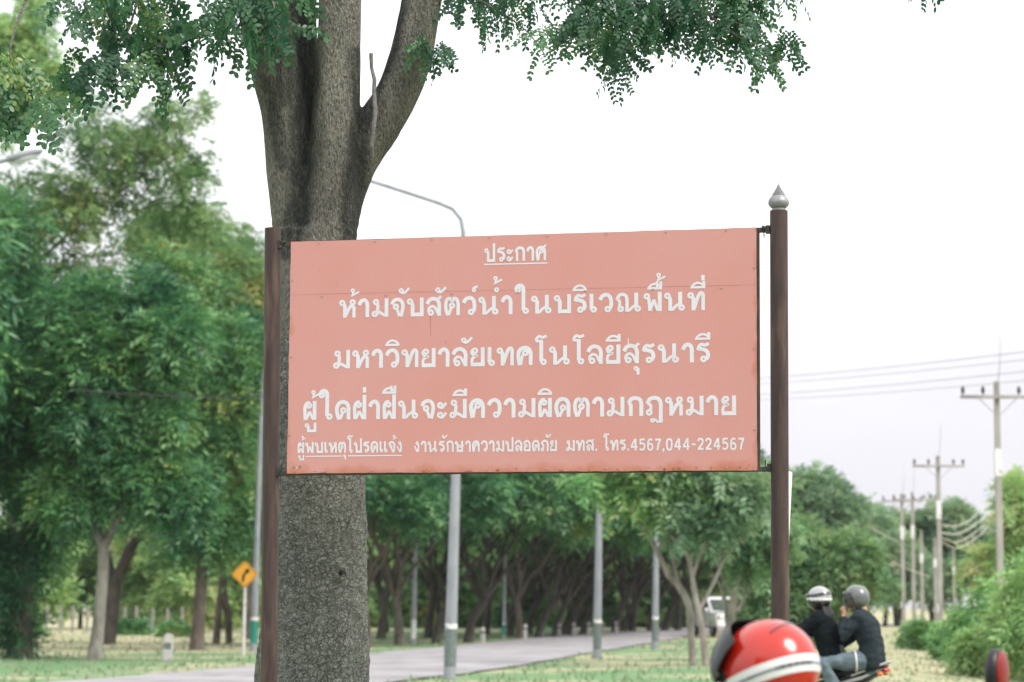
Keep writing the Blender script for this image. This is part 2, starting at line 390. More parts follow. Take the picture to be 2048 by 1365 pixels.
def text_quads(strokes):
    """list of (2D quad lists) one per stroke"""
    res = []
    for k in strokes:
        if k[0] == 'o':
            _, cx, cy, r, w = k; n = 16
            P = [Vector((cx + r * math.cos(2 * math.pi * i / n), cy + r * math.sin(2 * math.pi * i / n))) for i in range(n)]
            L = [Vector((cx, cy)) + (p - Vector((cx, cy))) * ((r + w / 2) / r) for p in P]; R = [Vector((cx, cy)) + (p - Vector((cx, cy))) * ((r - w / 2) / r) for p in P]
            L.append(L[0]); R.append(R[0])
        else:
            P = _smooth(k[1]) if k[0] == 's' else [Vector(p) for p in k[1]]
            L, R = _ribbon(P, k[2] * (1.1 if k[2] < .19 else 1.0))
        res.append((L, R))
    return res
# ------------------------------------------------------------------ ground, road
ROAD_N = [(-24, -60), (-12.6, -5), (-6.2, 28), (-2.0, 48.9), (-.2, 58), (1.2, 68), (2.3, 76), (3.9, 86), (5.6, 98), (7.6, 111), (10.4, 126), (17, 150), (28, 174), (44, 196), (75, 220)]   # near edge of the road
def near_edge(y):
    for (x0, y0), (x1, y1) in zip(ROAD_N, ROAD_N[1:]):
        if y <= y1: return x0 + (x1 - x0) * (y - y0) / (y1 - y0)
    return 75.0
def gz(x, y):
    """ground height: flat, with a shallow swale on the right verge"""
    return -.5 * sm(6, 15, x - near_edge(y)) * sm(35, 60, y) * (1 - sm(170, 260, y))
def build_ground():
    xs = sorted(set([-400, -300, -200, -140, -100] + list(range(-80, 81, 4)) + [100, 140, 200, 300, 400]))
    ys = sorted(set([-120, -60, -30] + list(range(-20, 240, 4)) + [260, 300, 360, 450, 560]))
    V = [(x, y, gz(x, y)) for y in ys for x in xs]; n = len(xs)
    F = [(j * n + i, j * n + i + 1, (j + 1) * n + i + 1, (j + 1) * n + i) for j in range(len(ys) - 1) for i in range(n - 1)]
    m = bpy.data.materials.new("grass_ground"); m.use_nodes = True; nt = m.node_tree; N = nt.nodes; L = nt.links; b = N['Principled BSDF']
    b.inputs['Roughness'].default_value = .95; b.inputs['Specular IOR Level'].default_value = .1
    tc = N.new("ShaderNodeTexCoord")
    def noise(s, d=5):
        k = N.new("ShaderNodeTexNoise"); k.inputs['Scale'].default_value = s; k.inputs['Detail'].default_value = d; L.new(tc.outputs['Object'], k.inputs['Vector']); return k
    n1 = noise(.22); n2 = noise(1.6); n3 = noise(9)
    a = N.new("ShaderNodeMath"); a.operation = 'MULTIPLY_ADD'; L.new(n2.outputs['Fac'], a.inputs[0]); a.inputs[1].default_value = .5; L.new(n1.outputs['Fac'], a.inputs[2])
    a2 = N.new("ShaderNodeMath"); a2.operation = 'MULTIPLY_ADD'; L.new(n3.outputs['Fac'], a2.inputs[0]); a2.inputs[1].default_value = .3; L.new(a.outputs[0], a2.inputs[2])
    # drier, straw coloured ground to the right of the road
    sx = N.new("ShaderNodeSeparateXYZ"); L.new(tc.outputs['Object'], sx.inputs[0])
    mr = N.new("ShaderNodeMapRange"); mr.inputs['From Min'].default_value = 4; mr.inputs['From Max'].default_value = 14; mr.inputs['To Max'].default_value = .28
    L.new(sx.outputs['X'], mr.inputs['Value'])
    # sunlit clearing beyond the first left trees: sunlight painted in as straw colour
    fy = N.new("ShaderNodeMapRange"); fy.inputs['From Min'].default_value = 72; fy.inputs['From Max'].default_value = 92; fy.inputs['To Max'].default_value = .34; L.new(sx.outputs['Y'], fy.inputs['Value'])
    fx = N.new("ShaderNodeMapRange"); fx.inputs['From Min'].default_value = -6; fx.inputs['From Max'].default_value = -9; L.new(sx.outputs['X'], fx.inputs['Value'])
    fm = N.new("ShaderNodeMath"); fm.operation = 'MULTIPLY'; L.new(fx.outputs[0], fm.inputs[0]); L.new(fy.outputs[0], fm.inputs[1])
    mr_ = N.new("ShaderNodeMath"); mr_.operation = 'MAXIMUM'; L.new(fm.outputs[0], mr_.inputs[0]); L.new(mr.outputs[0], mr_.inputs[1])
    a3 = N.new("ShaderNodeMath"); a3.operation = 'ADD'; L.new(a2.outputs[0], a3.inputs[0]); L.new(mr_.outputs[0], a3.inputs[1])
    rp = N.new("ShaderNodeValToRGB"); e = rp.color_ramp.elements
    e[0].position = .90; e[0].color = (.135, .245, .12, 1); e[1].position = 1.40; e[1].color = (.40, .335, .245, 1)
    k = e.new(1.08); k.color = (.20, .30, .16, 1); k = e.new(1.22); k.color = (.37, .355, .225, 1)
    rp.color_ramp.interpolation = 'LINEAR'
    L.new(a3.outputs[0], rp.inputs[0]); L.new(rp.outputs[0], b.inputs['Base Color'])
    bp = N.new("ShaderNodeBump"); bp.inputs['Strength'].default_value = .7; bp.inputs['Distance'].default_value = .06
    n4 = noise(14); L.new(n4.outputs['Fac'], bp.inputs['Height']); L.new(bp.outputs[0], b.inputs['Normal'])
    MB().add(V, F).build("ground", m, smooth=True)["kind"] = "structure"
    # road: one sheet over the ground, its far edge 5.9 m to the left of the near one
    P = []
    for i in range(len(ROAD_N) - 1):
        for k in range(8):
            t = k / 8
            a, b_, c, d = (Vector(ROAD_N[max(i - 1, 0)]), Vector(ROAD_N[i]), Vector(ROAD_N[i + 1]), Vector(ROAD_N[min(i + 2, len(ROAD_N) - 1)]))
            P.append(.5 * ((2 * b_) + (c - a) * t + (2 * a - 5 * b_ + 4 * c - d) * t * t + (3 * b_ - a - 3 * c + d) * t ** 3))
    V = []; F = []
    for i, p in enumerate(P):
        t = (P[min(i + 1, len(P) - 1)] - P[max(i - 1, 0)]).normalized(); nl = Vector((-t.y, t.x))
        w = 6.1 + .08 * math.sin(i * 1.7)
        for k in range(5):
            q = p + nl * (w * k / 4 + (random.uniform(-.09, .09) if k in (0, 4) else 0)); V.append((q.x, q.y, .035 + .03 * (1 - ((k - 2) / 2) ** 2) + gz(q.x, q.y) * .3))
    for i in range(len(P) - 1):
        for k in range(4): F.append((i * 5 + k + 1, i * 5 + k, (i + 1) * 5 + k, (i + 1) * 5 + k + 1))
    rm = pm("road_surface", (.215, .208, .222), (.36, .345, .36), scale=.35, rough=.9, bump=.5, bump_scale=40, lo=.3, hi=.7, detail=9, extra=((.15, .145, .15), .9, .55, .72))
    MB().add(V, F).build("road", rm, smooth=True)["kind"] = "structure"
build_ground()

# grass: blades along the verges, as far as they could be told from the ground
def build_grass():
    n = 6500
    y = 46 + 84 * RNG.random(n) ** 1.35; x = (RNG.random(n) * 2 - 1) * .215 * y
    ne = np.array([near_edge(v) for v in y]); off = x - ne
    keep = (off > .05) | (off < -6.3); x = x[keep]; y = y[keep]; n = len(x)
    z = np.array([gz(a, b) for a, b in zip(x, y)])
    h = .05 + .13 * RNG.random(n) ** 2; a = RNG.random(n) * 6.283; w = .02 + .03 * RNG.random(n)
    dx, dy = np.cos(a), np.sin(a); lean = (RNG.random((n, 2)) - .5) * .12
    V = np.zeros((n, 3, 3)); V[:, 0] = np.c_[x - dx * w, y - dy * w, z]; V[:, 1] = np.c_[x + dx * w, y + dy * w, z]; V[:, 2] = np.c_[x + lean[:, 0], y + lean[:, 1], z + h]
    o = np_mesh("grass", V.reshape(-1, 3), np.arange(3 * n).reshape(n, 3), leaf_mat("grass_blades", [(.155, .255, .135), (.195, .29, .16), (.25, .32, .18), (.35, .33, .22)], .3, .7), tone=np.repeat(RNG.random(n), 3))
    tag(o, "short patchy green and straw grass on both verges of the road", "grass", kind="stuff")
build_grass()

# ------------------------------------------------------------------ the notice sign
TR = at(1513, 455, 12.6); TLx = at(582, 484, 13.18)
SU = Vector((TR.x - TLx.x, TR.y - TLx.y, 0)).normalized()         # along the panel, to the right
SN = Vector((SU.y, -SU.x, 0))                                       # out of the panel's face, towards the viewer
P0 = Vector((TR.x, TR.y, 0))
mid = (TR + TLx) / 2
SIGN = thing("notice_sign", "large faded salmon pink notice board with white Thai lettering bolted between two brown pipe posts", "sign", (mid.x, mid.y, 0), math.atan2(SU.y, SU.x))
SM = Matrix.Translation(SIGN.location) @ Matrix.Rotation(math.atan2(SU.y, SU.x), 4, 'Z'); SMI = SM.inverted()
def on_sign(px, py, off=0.0):
    p = SMI @ ray_plane(px, py, P0, SN); return Vector((p.x, -off, p.z))
cTL, cTR, cBR, cBL = on_sign(582, 484.5), on_sign(1513, 455), on_sign(1514.5, 941), on_sign(574, 947.5)
def panel_mat():
    m = bpy.data.materials.new("faded_red_paint"); m.use_nodes = True; nt = m.node_tree; N = nt.nodes; L = nt.links; b = N['Principled BSDF']
    b.inputs['Roughness'].default_value = .62; b.inputs['Specular IOR Level'].default_value = .3
    tc = N.new("ShaderNodeTexCoord"); sx = N.new("ShaderNodeSeparateXYZ"); L.new(tc.outputs['Object'], sx.inputs[0])
    def noise(s, d=5, vec=None, st=None):
        k = N.new("ShaderNodeTexNoise"); k.inputs['Scale'].default_value = s; k.inputs['Detail'].default_value = d
        if st:
            mp = N.new("ShaderNodeMapping"); mp.inputs['Scale'].default_value = st; L.new(tc.outputs['Object'], mp.inputs[0]); L.new(mp.outputs[0], k.inputs['Vector'])
        else: L.new(tc.outputs['Object'], k.inputs['Vector'])
        return k
    n1 = noise(1.6, 7); n2 = noise(160, 2)
    rp = N.new("ShaderNodeValToRGB"); e = rp.color_ramp.elements
    e[0].position = .3; e[0].color = (.60, .270, .243, 1); e[1].position = .7; e[1].color = (.612, .302, .292, 1)
    L.new(n1.outputs['Fac'], rp.inputs[0])
    mg = N.new("ShaderNodeMix"); mg.data_type = 'RGBA'; mg.blend_type = 'OVERLAY'; mg.inputs[0].default_value = .16
    L.new(rp.outputs[0], mg.inputs[6]); L.new(n2.outputs['Fac'], mg.inputs[7])
    # rust creeping in from the edges: distance to the nearest edge, broken up by noise
    def mr(src, a, b_, c=0, d=1):
        k = N.new("ShaderNodeMapRange"); k.inputs['From Min'].default_value = a; k.inputs['From Max'].default_value = b_; k.inputs['To Min'].default_value = c; k.inputs['To Max'].default_value = d; L.new(src, k.inputs['Value']); return k.outputs[0]
    def mx(a, b_, op='MAXIMUM'):
        k = N.new("ShaderNodeMath"); k.operation = op
        for i, s in enumerate((a, b_)):
            if isinstance(s, float): k.inputs[i].default_value = s
            else: L.new(s, k.inputs[i])
        return k.outputs[0]
    bot = mr(sx.outputs['Z'], cBL.z + .075, cBL.z, 0, 1); lef = mr(sx.outputs['X'], cBL.x + .06, cBL.x, 0, .75); rig = mr(sx.outputs['X'], cBR.x - .035, cBR.x, 0, .8)
    top = mr(sx.outputs['Z'], cTR.z - .1, cTR.z + .02, 0, .35)
    ed = mx(mx(bot, lef), mx(rig, top)); n3 = noise(7, 6); n4 = noise(34, 4)
    r1 = mx(ed, mr(n3.outputs['Fac'], .3, .75, -.35, .6), 'ADD'); ru = mr(r1, .6, 1.5, 0, .9)
    m2 = N.new("ShaderNodeMix"); m2.data_type = 'RGBA'; L.new(ru, m2.inputs[0]); L.new(mg.outputs[2], m2.inputs[6]); m2.inputs[7].default_value = (.46, .13, .045, 1)
    dk = mr(mx(mx(bot, rig), mr(n4.outputs['Fac'], .4, .75, -.3, .5), 'ADD'), 1.0, 1.4, 0, .85)
    m3 = N.new("ShaderNodeMix"); m3.data_type = 'RGBA'; L.new(dk, m3.inputs[0]); L.new(m2.outputs[2], m3.inputs[6]); m3.inputs[7].default_value = (.09, .05, .035, 1)
    st = noise(3.2, 3, st=(9, 1, .35)); sf = mr(st.outputs['Fac'], .66, .8, 0, .22)          # faint vertical streaks
    m4 = N.new("ShaderNodeMix"); m4.data_type = 'RGBA'; L.new(sf, m4.inputs[0]); L.new(m3.outputs[2], m4.inputs[6]); m4.inputs[7].default_value = (.66, .36, .33, 1)
    L.new(m4.outputs[2], b.inputs['Base Color'])
    bp = N.new("ShaderNodeBump"); bp.inputs['Strength'].default_value = .08; bp.inputs['Distance'].default_value = .004; L.new(n2.outputs['Fac'], bp.inputs['Height']); L.new(bp.outputs[0], b.inputs['Normal'])
    return m
POST_M = pm("brown_post_paint", (.040, .023, .022), (.070, .043, .039), scale=5, rough=.6, stretch=(6, 6, .8), bump=.12, bump_scale=30, extra=((.125, .078, .06), 3.4, .56, .76))
FRAME_M = pm("rusty_frame_iron", (.04, .03, .028), (.095, .06, .05), scale=12, rough=.75, bump=.2)
DARK_M = pm("dark_iron", (.022, .024, .026), (.05, .046, .044), scale=20, rough=.6)
FIN_M = pm("silver_paint", (.23, .23, .245), (.32, .31, .33), scale=14, rough=.42, metal=.35)
WHITE_LET = pm("white_lettering", (.67, .645, .72), (.72, .695, .77), scale=9, rough=.6)
SEAM_M = pm("seam_rust", (.40, .17, .125), (.56, .26, .23), scale=5, rough=.8)
RIVET_M = pm("rivet_metal", (.30, .20, .15), (.45, .36, .28), scale=60, rough=.6)
def build_sign():
    # panel: a sheet with very slightly wavy face, 4 mm thick
    nx, nz = 48, 24; V = []; F = []
    for j in range(nz + 1):
        for i in range(nx + 1):
            s, t = i / nx, j / nz
            p = (cBL * (1 - s) + cBR * s) * (1 - t) + (cTL * (1 - s) + cTR * s) * t
            edge = 0 if 0 < i < nx and 0 < j < nz else 1
            V.append((p.x + (random.uniform(-.0015, .0015) if edge else 0), 0, p.z + (random.uniform(-.0015, .0015) if edge else 0)))
    n = nx + 1
    for j in range(nz):
        for i in range(nx): F.append((j * n + i, j * n + i + 1, (j + 1) * n + i + 1, (j + 1) * n + i))
    me = bpy.data.meshes.new("panel"); me.from_pydata(V, [], F); bm = bmesh.new(); bm.from_mesh(me)
    r = bmesh.ops.extrude_face_region(bm, geom=bm.faces[:]); bmesh.ops.translate(bm, verts=[e for e in r['geom'] if isinstance(e, bmesh.types.BMVert)], vec=(0, .004, 0))
    bmesh.ops.recalc_face_normals(bm, faces=bm.faces[:]); bm.to_mesh(me); bm.free(); me.materials.append(panel_mat())
    panel = link(bpy.data.objects.new("panel", me), SIGN)
    # lettering: (text, baseline start px, end px, letter height px, end height)
    rows = [("ประกาศ", (969, 524.5), (1092.5, 521), 29),
            ("ห้ามจับสัตว์น้ำในบริเวณพื้นที่", (679, 636), (1410, 621), 37.5),
            ("มหาวิทยาลัยเทคโนโลยีสุรนารี", (666, 738), (1420, 724.5), 38),
            ("ผู้ใดฝ่าฝืนจะมีความผิดตามกฎหมาย", (606, 840.5), (1472, 830.5), 38.5)]
    last = [("ผู้พบเหตุโปรดแจ้ง", (595, 907), (804.5, 905)), ("งานรักษาความปลอดภัย", (828, 904.8), (1114, 902.8)), ("มทส.", (1132, 902.6), (1195, 902)), ("โทร.4567,044-224567", (1207, 902), (1489, 899.6))]
    rows += [(t, a, b, 22.5) for t, a, b in last]
    for t, a, b, h in rows:
        A = on_sign(*a); B = on_sign(*b); st, w = layout(t)
        H = (on_sign(a[0], a[1] - h) - A).length; X = (B - A) / w; Zv = Vector((0, 0, H)); V = []; F = []
        for i, (Ls, Rs) in enumerate(text_quads(st)):
            off = -.0007 - .00007 * (i % 9); b0 = len(V)
            for l, r_ in zip(Ls, Rs):
                for q in (l, r_):
                    p = A + X * q.x + Zv * q.y; V.append((p.x, off, p.z))
            for k in range(len(Ls) - 1): F.append((b0 + 2 * k, b0 + 2 * k + 1, b0 + 2 * k + 3, b0 + 2 * k + 2))
        MB().add(V, F).build("lettering", WHITE_LET, panel)
    for (x0, y0), (x1, y1), th in (((968, 529.5), (1095, 526.5), 2.7), ((611, 913.4), (684, 912.6), 2.2), ((696, 912.3), (804, 911.4), 2.2)):
        q = [on_sign(x0, y0 - th / 2), on_sign(x1, y1 - th / 2), on_sign(x1, y1 + th / 2), on_sign(x0, y0 + th / 2)]
        MB().add([(p.x, -.0010, p.z) for p in q], [(0, 3, 2, 1)]).build("underline", WHITE_LET, panel)
    q0, q1 = on_sign(579.5, 590), on_sign(1513, 570)
    MB().add([(p.x, -.0006, p.z + dz) for p, dz in ((q0, -.0009), (q1, -.0009), (q1, .0009), (q0, .0009))], [(0, 1, 2, 3)]).build("seam", SEAM_M, panel)
    # a scratch and a few paint runs of older red
    run_m = pm("old_paint_run", (.50, .14, .11), (.58, .2, .17), scale=30, rough=.7)
    for x0, y0, y1, w in ((861, 632, 672, 2.2), (674, 566, 576, 1.2), (639, 540, 545, 1), (892, 683, 687, 2.2), (660, 742, 745, 1), (1385, 768, 771, 1.6), (1327, 510, 514, 1.2)):
        q = [on_sign(x0 - w / 2, y0), on_sign(x0 + w / 2, y0), on_sign(x0 + w / 3, y1), on_sign(x0, y1 + 1)]
        MB().add([(p.x, -.0005, p.z) for p in q], [(0, 3, 2, 1)]).build("paint_run", run_m, panel)
    q = [on_sign(1256, 676), on_sign(1257.3, 676), on_sign(1258.5, 696), on_sign(1255, 696)]
    MB().add([(p.x, -.0005, p.z) for p in q], [(0, 3, 2, 1)]).build("paint_run", WHITE_LET, panel)
    dotm = {'g': pm("green_dot", (.03, .25, .14), rough=.6), 'w': WHITE_LET}
    for x, y, k, r in ((587.5, 935.5, 'g', 2.2), (593.5, 935.8, 'w', 1.4), (600, 934, 'g', 2.2)):
        c = on_sign(x, y); rr = r * .00256
        MB().add([(c.x + rr * math.cos(a * .6283), -.0016, c.z + rr * math.sin(a * .6283)) for a in range(10)], [tuple(range(10))]).build("dot", dotm[k], panel)
    rv = MB().lathe([(.0052, 0), (.0045, .002), (.002, .003)], rot=Matrix.Rotation(rad(90), 3, 'X'), seg=8).mesh("rivet"); rv.materials.append(RIVET_M)
    def edge_pts(a, b, n, sx=0, sz=0):
        for i in range(n):
            p = a.lerp(b, (i + .5) / n); yield Vector((p.x + sx, -.001, p.z + sz))
    for p in list(edge_pts(cTL, cTR, 8, 0, -.009)) + list(edge_pts(cBL, cBR, 8, 0, .014)) + list(edge_pts(cBL, cTL, 3, .012)) + list(edge_pts(cBR, cTR, 3, -.012)) + list(edge_pts(q0, q1, 7, 0, -.012)):
        o = link(bpy.data.objects.new("rivet", rv), panel); o.location = p
    # frame behind the sheet: two long bars that reach the posts and two uprights
    a0, a1 = on_sign(557, 488.5), on_sign(1536, 459.5); b0, b1 = on_sign(552, 945.5), on_sign(1541, 937)
    for p, q_ in ((a0, a1), (b0, b1)):
        d = (q_ - p); ang = math.atan2(d.z, d.x)
        MB().box((p + q_) / 2 + Vector((0, .0165, -.0035 if p is b0 else 0)), (d.length, .024, .024), Matrix.Rotation(-ang, 3, 'Y')).build("frame_bar", FRAME_M, SIGN, bevel=.0015)
    for p, q_, dx in ((cBL, cTL, .010), (cBR, cTR, .001)):
        d = q_ - p; ang = math.atan2(d.x, d.z)
        MB().box((p + q_) / 2 + Vector((dx, .0165, 0)), (.022, .0236, d.length - .034), Matrix.Rotation(ang, 3, 'Y')).build("frame_upright", FRAME_M, SIGN, bevel=.0015)
    # posts
    def post(px0, py0, px1, py1, r):
        t = on_sign(px0, py0); b = on_sign(px1, py1); k = t.z / (t.z - b.z); g = t + (b - t) * k
        t.y = g.y = .02
        o = MB().tube([g, g.lerp(t, .5), t], r, seg=36).build("post", POST_M, SIGN, smooth=True); return o, t
    pl, tl = post(543.3, 456, 535.5, 1365, .0425); pr, tr = post(1556.5, 421, 1559.5, 1290, .0443)
    k = .00247; prof = [(14, 0), (14.2, 3), (13.4, 5), (16.5, 7), (20, 11), (21.4, 16), (20.6, 21), (18, 26), (14, 30), (13.2, 31)]
    z = 31.5; r = 13.3
    while r > 4: prof += [(r, z), (r, z + 1.6), (r - 1.2, z + 1.9), (r - 1.2, z + 2.5)]; z += 2.9; r -= 1.75
    prof += [(3.4, z), (3.1, z + 2), (1.6, z + 5), (.3, z + 9)]
    MB().lathe([(a * k, b * k) for a, b in prof], c=tr, seg=36).build("finial", FIN_M, pr, smooth=True)
    # brackets: a lug on each post, a clevis and its bolt
    def bracket(px, py, side, up):
        c = on_sign(px, py) + Vector((0, .012, 0)); m = MB()
        m.box(c, (.020, .034, .040)); m.box(c + Vector((-side * .014, -.006, up * .008)), (.030, .022, .014), Matrix.Rotation(rad(25 * up * side), 3, 'Y'))
        o = m.build("bracket", DARK_M, SIGN, bevel=.0012)
        MB().tube([c + Vector((-side * .020, -.008, up * .018)), c + Vector((-side * .018, -.008, -up * .040))], .0028, seg=8).build("bolt", DARK_M, o)
    bracket(560, 489, -1, 1); bracket(1535, 459, 1, 1); bracket(556, 944.5, -1, -1); bracket(1538, 936, 1, -1)
build_sign()

# white pipe that leans behind the right post
def build_pole():
    a = at(1573, 946, 14.6); b = at(1552, 1365, 14.3); d = b - a; g = a + d * (a.z / (a.z - b.z))
    o = MB().tube([g, a.lerp(g, .5), a], .033, seg=20).build("leaning_pipe", pm("white_pipe", (.78, .77, .78), (.85, .84, .85), scale=6, rough=.5), smooth=True)
    tag(o, "plain white pipe leaning behind the post with the silver finial", "pipe")
build_pole()
# ------------------------------------------------------------------ foliage
def fronds(O, D, Ln, K, ll, lw, droop=.35, jit=.35):
    """sprays of paired kite-shaped leaves: O,D (n,3), Ln (n,) -> V,F"""
    n = len(O); D = D / np.linalg.norm(D, axis=1, keepdims=True)
    up = np.tile(np.array([[0, 0, 1.0]]), (n, 1)) + RNG.normal(0, .35, (n, 3))
    S = np.cross(D, up); S /= np.maximum(1e-6, np.linalg.norm(S, axis=1, keepdims=True))
    out = []
    for k in range(K):
        t = (k + .6) / K
        for sg in (-1, 1):
            b = O + D * (Ln * t)[:, None]; b[:, 2] -= droop * Ln * t * t
            d = S * sg * (1.0 - .3 * t) + D * (.35 + .55 * t) + RNG.normal(0, jit, (n, 3)) * .5; d[:, 2] -= droop * .8
            d /= np.linalg.norm(d, axis=1, keepdims=True)
            L = ll * (.7 + .6 * RNG.random(n)); w = np.cross(d, np.cross(S, D) + RNG.normal(0, jit, (n, 3))); w /= np.maximum(1e-6, np.linalg.norm(w, axis=1, keepdims=True))
            W_ = (lw * (.7 + .6 * RNG.random(n)))[:, None] * .5
            m = b + d * (L * .45)[:, None]
            q = np.stack([b, m + w * W_, b + d * L[:, None], m - w * W_], 1); out.append(q)
    V = np.concatenate(out).reshape(-1, 3); return V, np.arange(len(V)).reshape(-1, 4), np.repeat(np.tile(RNG.random(n), 2 * K), 4)
def in_blobs(B, n, shell=.55):
    """points, and outward directions, spread through ellipsoids B (m,6): centre, radii"""
    B = np.array(B, float); wt = (B[:, 3] * B[:, 4] * B[:, 5]) ** (2 / 3); i = RNG.choice(len(B), n, p=wt / wt.sum())
    u = RNG.normal(size=(n, 3)); u /= np.linalg.norm(u, axis=1, keepdims=True)
    r = np.where(RNG.random(n) < shell, .75 + .3 * RNG.random(n), RNG.random(n) ** .5)[:, None]
    return B[i, :3] + u * r * B[i, 3:], u
def sub_blobs(E, per, k=(.26, .42), flat=.7):
    """break each ellipsoid into smaller clumps"""
    out = []
    for c in E:
        c = np.array(c, float)
        for _ in range(per):
            u = RNG.normal(size=3); u /= np.linalg.norm(u); r = RNG.uniform(.35, .85)
            s = RNG.uniform(*k) * c[3:].mean(); out.append(list(c[:3] + u * r * c[3:]) + [s * 1.15, s * 1.15, s * flat])
    return out
def crown(name, B, n, mat, parent, L=(.35, .75), K=5, ll=.25, lw=.066, droop=.4, shell=.55):
    O, u = in_blobs(B, n, shell); D = u * .8 + RNG.normal(0, .5, (n, 3)); D[:, 2] -= .15
    V, F, tn = fronds(O, D, RNG.uniform(L[0], L[1], n), K, ll, lw, droop)
    return np_mesh(name, V, F, mat, parent, tone=tn)

GREEN = leaf_mat("leaf_deep_green", [(.010, .055, .032), (.028, .125, .060), (.088, .25, .09), (.21, .39, .12), (.42, .44, .13)], .30, .55)
GREEN2 = leaf_mat("leaf_mid_green", [(.045, .12, .05), (.085, .20, .075), (.17, .31, .11), (.31, .42, .14), (.55, .45, .15)], .35, .6)
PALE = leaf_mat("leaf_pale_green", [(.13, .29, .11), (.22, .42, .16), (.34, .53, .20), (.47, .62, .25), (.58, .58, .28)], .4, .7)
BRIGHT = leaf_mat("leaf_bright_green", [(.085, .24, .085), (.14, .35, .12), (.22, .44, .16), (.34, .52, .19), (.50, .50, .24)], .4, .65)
FADED = leaf_mat("leaf_grey_green", [(.08, .18, .10), (.14, .27, .15), (.21, .35, .19), (.31, .42, .22), (.46, .44, .25)], .35, .6)
MIDP = leaf_mat("leaf_soft_green", [(.045, .13, .06), (.085, .21, .09), (.16, .31, .13), (.27, .40, .16), (.42, .42, .18)], .38, .65)
BARK_L = pm("bark_pale", (.16, .145, .125), (.34, .315, .28), scale=3, rough=.9, bump=.6, bump_scale=14, stretch=(1, 1, .45), extra=((.07, .065, .055), 1.6, .55, .7))
BARK_D = pm("bark_dark", (.035, .032, .028), (.085, .076, .064), scale=4, rough=.95, bump=.6, bump_scale=16, stretch=(1, 1, .45))
BARK_M = pm("bark_brown", (.085, .072, .058), (.175, .15, .125), scale=4, rough=.95, bump=.6, bump_scale=16, stretch=(1, 1, .45))

def px_tree(name, label, base, Y, limbs, ells, n, leaf, bark, per=14, depth=.8, cat="tree", group=None, k=(.26, .42), **kw):
    """a tree placed from its foot; limbs and crown measured on the photo, given their own depth and thickness"""
    g = at(base[0], base[1], Y); g.z = gz(g.x, g.y)
    T = thing(name, label, cat, g, 0, group); s = Y / FPX
    def loc(px, py, dy=0.0): return at(px, py, Y + dy) - g
    m = MB()
    for pts in limbs:
        P = []; R = []
        for q in pts:
            p = loc(q[0], q[1], q[3] if len(q) > 3 else 0); P.append(p); R.append(q[2] * s)
        if abs(P[0].z) < 1.2: P[0].z = -.05
        m.tube(_spl(P), _spl1(R), seg=10)
    if limbs: m.build("trunk", bark, T, smooth=True)
    E = []
    for e in ells:
        c = loc(e[0], e[1], e[4] if len(e) > 4 else 0); E.append([c.x, c.y, c.z, e[2] * s, max(e[2], e[3]) * s * depth, e[3] * s])
    crown("crown", sub_blobs(E, per, k), n, leaf, T, **kw)
    return T
def _spl(P, n=4):
    if len(P) < 3: return [P[0], P[0].lerp(P[-1], .5), P[-1]]
    out = []
    for i in range(len(P) - 1):
        a = P[max(i - 1, 0)]; b = P[i]; c = P[i + 1]; d = P[min(i + 2, len(P) - 1)]
        for k in range(n):
            t = k / n; out.append(.5 * ((2 * b) + (c - a) * t + (2 * a - 5 * b + 4 * c - d) * t * t + (3 * b - a - 3 * c + d) * t ** 3))
    out.append(P[-1]); return out
def _spl1(R, n=4):
    if len(R) < 3: return [R[0], (R[0] + R[-1]) / 2, R[-1]]
    out = []
    for i in range(len(R) - 1):
        for k in range(n): out.append(R[i] + (R[i + 1] - R[i]) * k / n)
    out.append(R[-1]); return out

